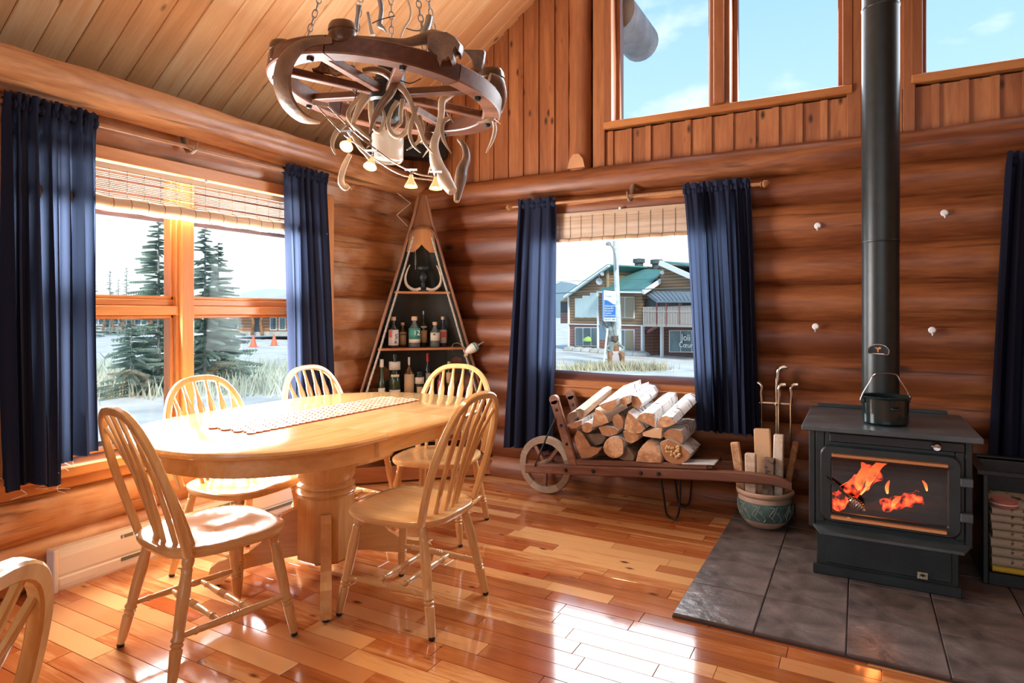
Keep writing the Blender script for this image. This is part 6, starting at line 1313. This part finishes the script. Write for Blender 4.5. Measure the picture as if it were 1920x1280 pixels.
one('box', bp(1153, 675), (.55, .5, .9), Matrix.Rotation(TH, 3, 'Z'), .03).build('seat_block', mat('pale_block', (.50, .47, .50), .8), bear)
m = MB(); m.lathe([(0, -.1), (.85, -.05), (.8, .1), (.4, .18), (0, .2)], 12, Matrix.Translation(bp(1153, 690)) @ Matrix.Diagonal((1.1, .8, 1, 1))); m.build('plinth_stone', bpy.data.materials['pale_stone'], bear)
# ---- dry grass, shared builder
def grass(name, label, pts, n, hgt, mt, spread):
    m = MB(); rnd = random.Random(len(label))
    for _ in range(n):
        c_ = Vector(rnd.choice(pts)) + Vector((rnd.gauss(0, spread), rnd.gauss(0, spread), 0)); h_ = hgt * rnd.uniform(.4, 1.2); a = rnd.uniform(0, 6.28); w_ = h_ * .05 + .004; ln = Vector((rnd.gauss(0, .25), rnd.gauss(0, .25), 1)) * h_; sd_ = Vector((math.cos(a), math.sin(a), 0)) * w_
        c_.z = GZ; m.add([c_ - sd_, c_ + sd_, c_ + ln], [(0, 1, 2)])
    return tag(m.build(name, mt), label, 'grass', kind='stuff')
DRY = mat('dry_grass', (.46, .42, .28), .9, 0, .3, 1); GRN = mat('pale_grass', (.52, .55, .44), .9, 0, .3, .5)
grass('dry_grass', 'dry grass around the carved bear', [gp(u, 693) for u in range(1075, 1240, 6)], 1500, .45, DRY, .45)
grass('dry_grass', 'tall pale grass below the spruce trees', [gp(u, v) for u in range(120, 560, 12) for v in (692, 705, 720, 735)], 4200, .62, GRN, .8)
# ---- hills
def hill(label, pts, Z, mt):
    m = MB(); P_ = [at(u, v, Z) for u, v in pts]; n = len(P_)
    vs = []; 
    for p in P_: vs += [(p.x, p.y, GZ), tuple(p), tuple(p + (p - C).normalized() * 60 + Vector((0, 0, -2))), tuple(Vector((p.x, p.y, GZ)) + (p - C).normalized() * 90)]
    fs = []
    for i in range(n - 1):
        for k in range(3): fs.append((i * 4 + k, (i + 1) * 4 + k, (i + 1) * 4 + k + 1, i * 4 + k + 1))
    m.add(vs, fs, 0, True); o = m.build('hill', mt); return tag(o, label, 'hill')
HB = mat('blue_hill', (.17, .25, .31), .95, 0, .15, .05); HP = mat('pale_hill', (.40, .50, .52), .95, 0, .1, .05)
hill('distant blue wooded hill left of the house', [(960, 560), (1000, 545), (1035, 534), (1052, 528), (1070, 530), (1095, 538), (1130, 552), (1180, 566)], 300, HB)
hill('pale low hill on the horizon beyond the log motel', [(380, 566), (430, 556), (470, 545), (500, 541), (540, 542), (600, 546), (680, 556), (760, 566)], 330, HP)
# ---- spruce trees
BRK = mat('spruce_trunk', (.26, .25, .24), .9, 0, .2, 6)
def spruce(label, u, vb, vt, wpx, mt, seed, lvl=26, bare=.1, twig=12):
    base = gp(u, vb); Z = (base - C).dot(F); top = at(u, vt, Z); H = top.z - GZ; W = wpx * Z / FPX / 2; rnd = random.Random(seed)
    t_ = thing('spruce_tree', label, 'tree', base, 0, 'spruce trees outside the side window')
    MB().tube([(0, 0, 0), (.02 * H * .2, 0, H * .5), (0, 0, H)], [H * .012, H * .008, H * .001], 8).build('trunk', BRK, t_)
    m = MB()
    for i in range(lvl):
        f_ = bare + (1 - bare) * (i / lvl) ** .95; z = H * f_; L0 = W * (1 - f_) ** .8 * 1.08 + .05; nb = 8
        for j in range(nb):
            a = rnd.uniform(0, 6.28); L_ = L0 * rnd.uniform(.55, 1.15); d_ = Vector((math.cos(a), math.sin(a), 0)); s_ = Vector((-d_.y, d_.x, 0)); z0 = z + rnd.uniform(-.5, .5) * H / lvl; p0 = Vector((0, 0, z0)); dr_ = rnd.uniform(-.10, .22)
            for q in range(twig):
                t = (q + .8) / twig; c_ = p0 + d_ * L_ * t + Vector((0, 0, L_ * (dr_ * t - .25 * t * t + .12 * t ** 3))); tl = (L_ * .20 + .08) * (1.15 - t * .75) * rnd.uniform(.7, 1.2)
                for sg_ in (-1, 1):
                    e_ = c_ + s_ * sg_ * tl + d_ * tl * .7 + Vector((0, 0, rnd.uniform(-.12, .05) * tl)); b0 = c_ - d_ * tl * .10; b1 = c_ + d_ * tl * .13; m.add([b0, b1, e_], [(0, 1, 2)])
                    m.add([c_ + Vector((0, 0, .035 * L_ + .015)), c_ + Vector((0, 0, -.06 * L_ - .02)), c_ + d_ * tl * 1.0], [(0, 1, 2)])
    o = m.build('foliage', mt, t_); return t_
SG = mat('spruce_green', (.36, .45, .38), .85, 0, .3, 1.5); SG2 = mat('spruce_far', (.30, .40, .37), .9, 0, .2, 1)  # spruce greens paled, the overexposed haze is put into the colour
spruce('tall spruce behind the left pane of the side window', 297, 735, 398, 150, SG, 3, 30, .06)
spruce('tall spruce behind the right pane of the side window, left of a pair', 384, 730, 418, 150, SG, 5, 30, .06)
spruce('tall spruce behind the right pane of the side window, right of a pair', 409, 722, 452, 140, SG, 9, 26, .06)
spruce('low bushy spruce in front of the left pane', 246, 742, 600, 150, SG, 12, 14, .02)
spruce('far narrow spruce left in the side window', 206, 628, 500, 26, SG2, 21, 16, .02, 7)
spruce('far small spruce between two taller ones', 222, 630, 520, 26, SG2, 22, 12, .02, 7)
spruce('far narrow spruce right of the small one', 237, 628, 497, 28, SG2, 23, 16, .02, 7)
spruce('far spruce at the edge of the left curtain', 178, 632, 525, 40, SG2, 24, 12, .02, 7)
# ---- log motel beyond the lot
MO = bpy.data.materials
LOGM = siding('motel_logs', (.52, .27, .15), (.28, .13, .07), 3.2); RFM = mat('motel_roof', (.48, .50, .50), .9, 0, .1, .3)
def motel(label, u0, u1, vb, vw, vr, Zl, Zr, doors, wins):
    A_ = at(u0, HZ, Zl); B_ = at(u1, HZ, Zr); D_ = (B_ - A_).normalized(); N_ = Vector((D_.y, -D_.x, 0)); N_ = N_ if N_.dot(C - A_) > 0 else -N_; b0 = Vector((A_.x, A_.y, GZ)); mt_ = thing('log_motel', label, 'building', b0)
    def pt(u, v, off=0.0): r_ = ray(u, v); p0 = A_ + N_ * off; return C + r_ * ((p0 - C).dot(N_) / r_.dot(N_)) - b0
    def sl_(name, mt, px, off, d, par=None):
        P_ = [pt(u, v, off) for u, v in px]; n = len(P_); m = MB(); m.add(P_ + [p - N_ * d for p in P_], [tuple(range(n)), tuple(range(n, 2 * n))[::-1]] + [(i, (i + 1) % n, n + (i + 1) % n, n + i) for i in range(n)]); return m.build(name, mt, par or mt_)
    sl_('log_wall', LOGM, [(u0, vb), (u1, vb + 1), (u1, vw), (u0, vw)], 0, 7)
    sl_('base_wall', bpy.data.materials['pale_stone'], [(u0, vb + 7), (u1, vb + 9), (u1, vb), (u0, vb)], .15, 7)
    P0, P1 = pt(u0 - 4, vw + 1, 1.2), pt(u1 + 4, vw + 1, 1.2); up = U * ((vw - vr) * Zl / FPX); Q0, Q1 = P0 - N_ * 5 + up, P1 - N_ * 5 + up; R0, R1 = P0 - N_ * 10, P1 - N_ * 10; dn_ = Vector((0, 0, -.2))
    m = MB(); m.add([P0, P1, Q1, Q0, R0, R1, P0 + dn_, P1 + dn_], [(0, 1, 2, 3), (3, 2, 5, 4), (0, 6, 7, 1)]); m.build('roof', RFM, mt_)
    for u in doors:
        sl_('door', bpy.data.materials['porch_dark'], [(u - 5, vb + 1), (u + 5, vb + 1), (u + 5, vw + 4), (u - 5, vw + 4)], .1, .1)
        for s_ in (-1, 1): m = MB(); m.tube(smooth([pt(u + s_ * 10, vb + 6, 1.0), pt(u + s_ * 7, (vb + vw) / 2, 1.0), pt(u + s_ * 11, vw + 3, 1.0)]), .16, 8); m.build('curved_post', bpy.data.materials['carved_brown'], mt_)
    for u in wins: f_ = sl_('window', WHT, [(u - 6, vb - 3), (u + 6, vb - 3), (u + 6, vw + 6), (u - 6, vw + 6)], .08, .08); sl_('pane', PANE, [(u - 4.6, vb - 5), (u + 4.6, vb - 5), (u + 4.6, vw + 8), (u - 4.6, vw + 8)], .12, .05, f_)
    return mt_
motel('orange log motel with curved porch posts beyond the lot, right pane', 430, 620, 622, 588, 548, 66, 60, [482], [512, 529, 552, 440])
motel('orange log motel wing beyond the lot, left pane', 90, 332, 613, 585, 556, 84, 78, [203, 240, 292], [176, 190, 218, 258, 270])
CONE = mat('cone_orange', (.75, .16, .08), .6)
for u, v, lab in ((475, 651, 'orange traffic cone on the lot, left one'), (514, 648, 'orange traffic cone on the lot, right one')):
    p = gp(u, v); t_ = thing('traffic_cone', lab, 'traffic cone', p, 0, 'traffic cones'); MB().lathe([(.28, .03), (.05, .95), (0, .95)], 14).build('cone', CONE, t_); one('box', (0, 0, .02), (.6, .6, .04)).build('base', CONE, t_); MB().lathe([(.19, .38), (.14, .58)], 14, cap=False).build('white_band', WHT, t_)
p = gp(470, 640); m = MB(); m.lathe([(2.3, 0), (1.2, 1.45), (.12, 2.9), (0, 2.95)], 14); o = m.build('canvas_tent', mat('canvas', (.60, .64, .62), .9), None, p - F * 5 - R * 1.4);  tag(o, 'pale canvas tepee shape in front of the motel', 'tent')
p = gp(196, 690); t_ = thing('antler_stake', 'small forked driftwood stake standing in the lot', 'stake', p); m = MB(); m.tube([(0, 0, 0), (0, 0, .55)], .03, 8); m.build('stem', SW, t_)
for s_ in (-1, 1): MB().tube([(0, 0, .5), tuple(R * s_ * .22 + U * .75)], .022, 8).build('fork', SW, t_)
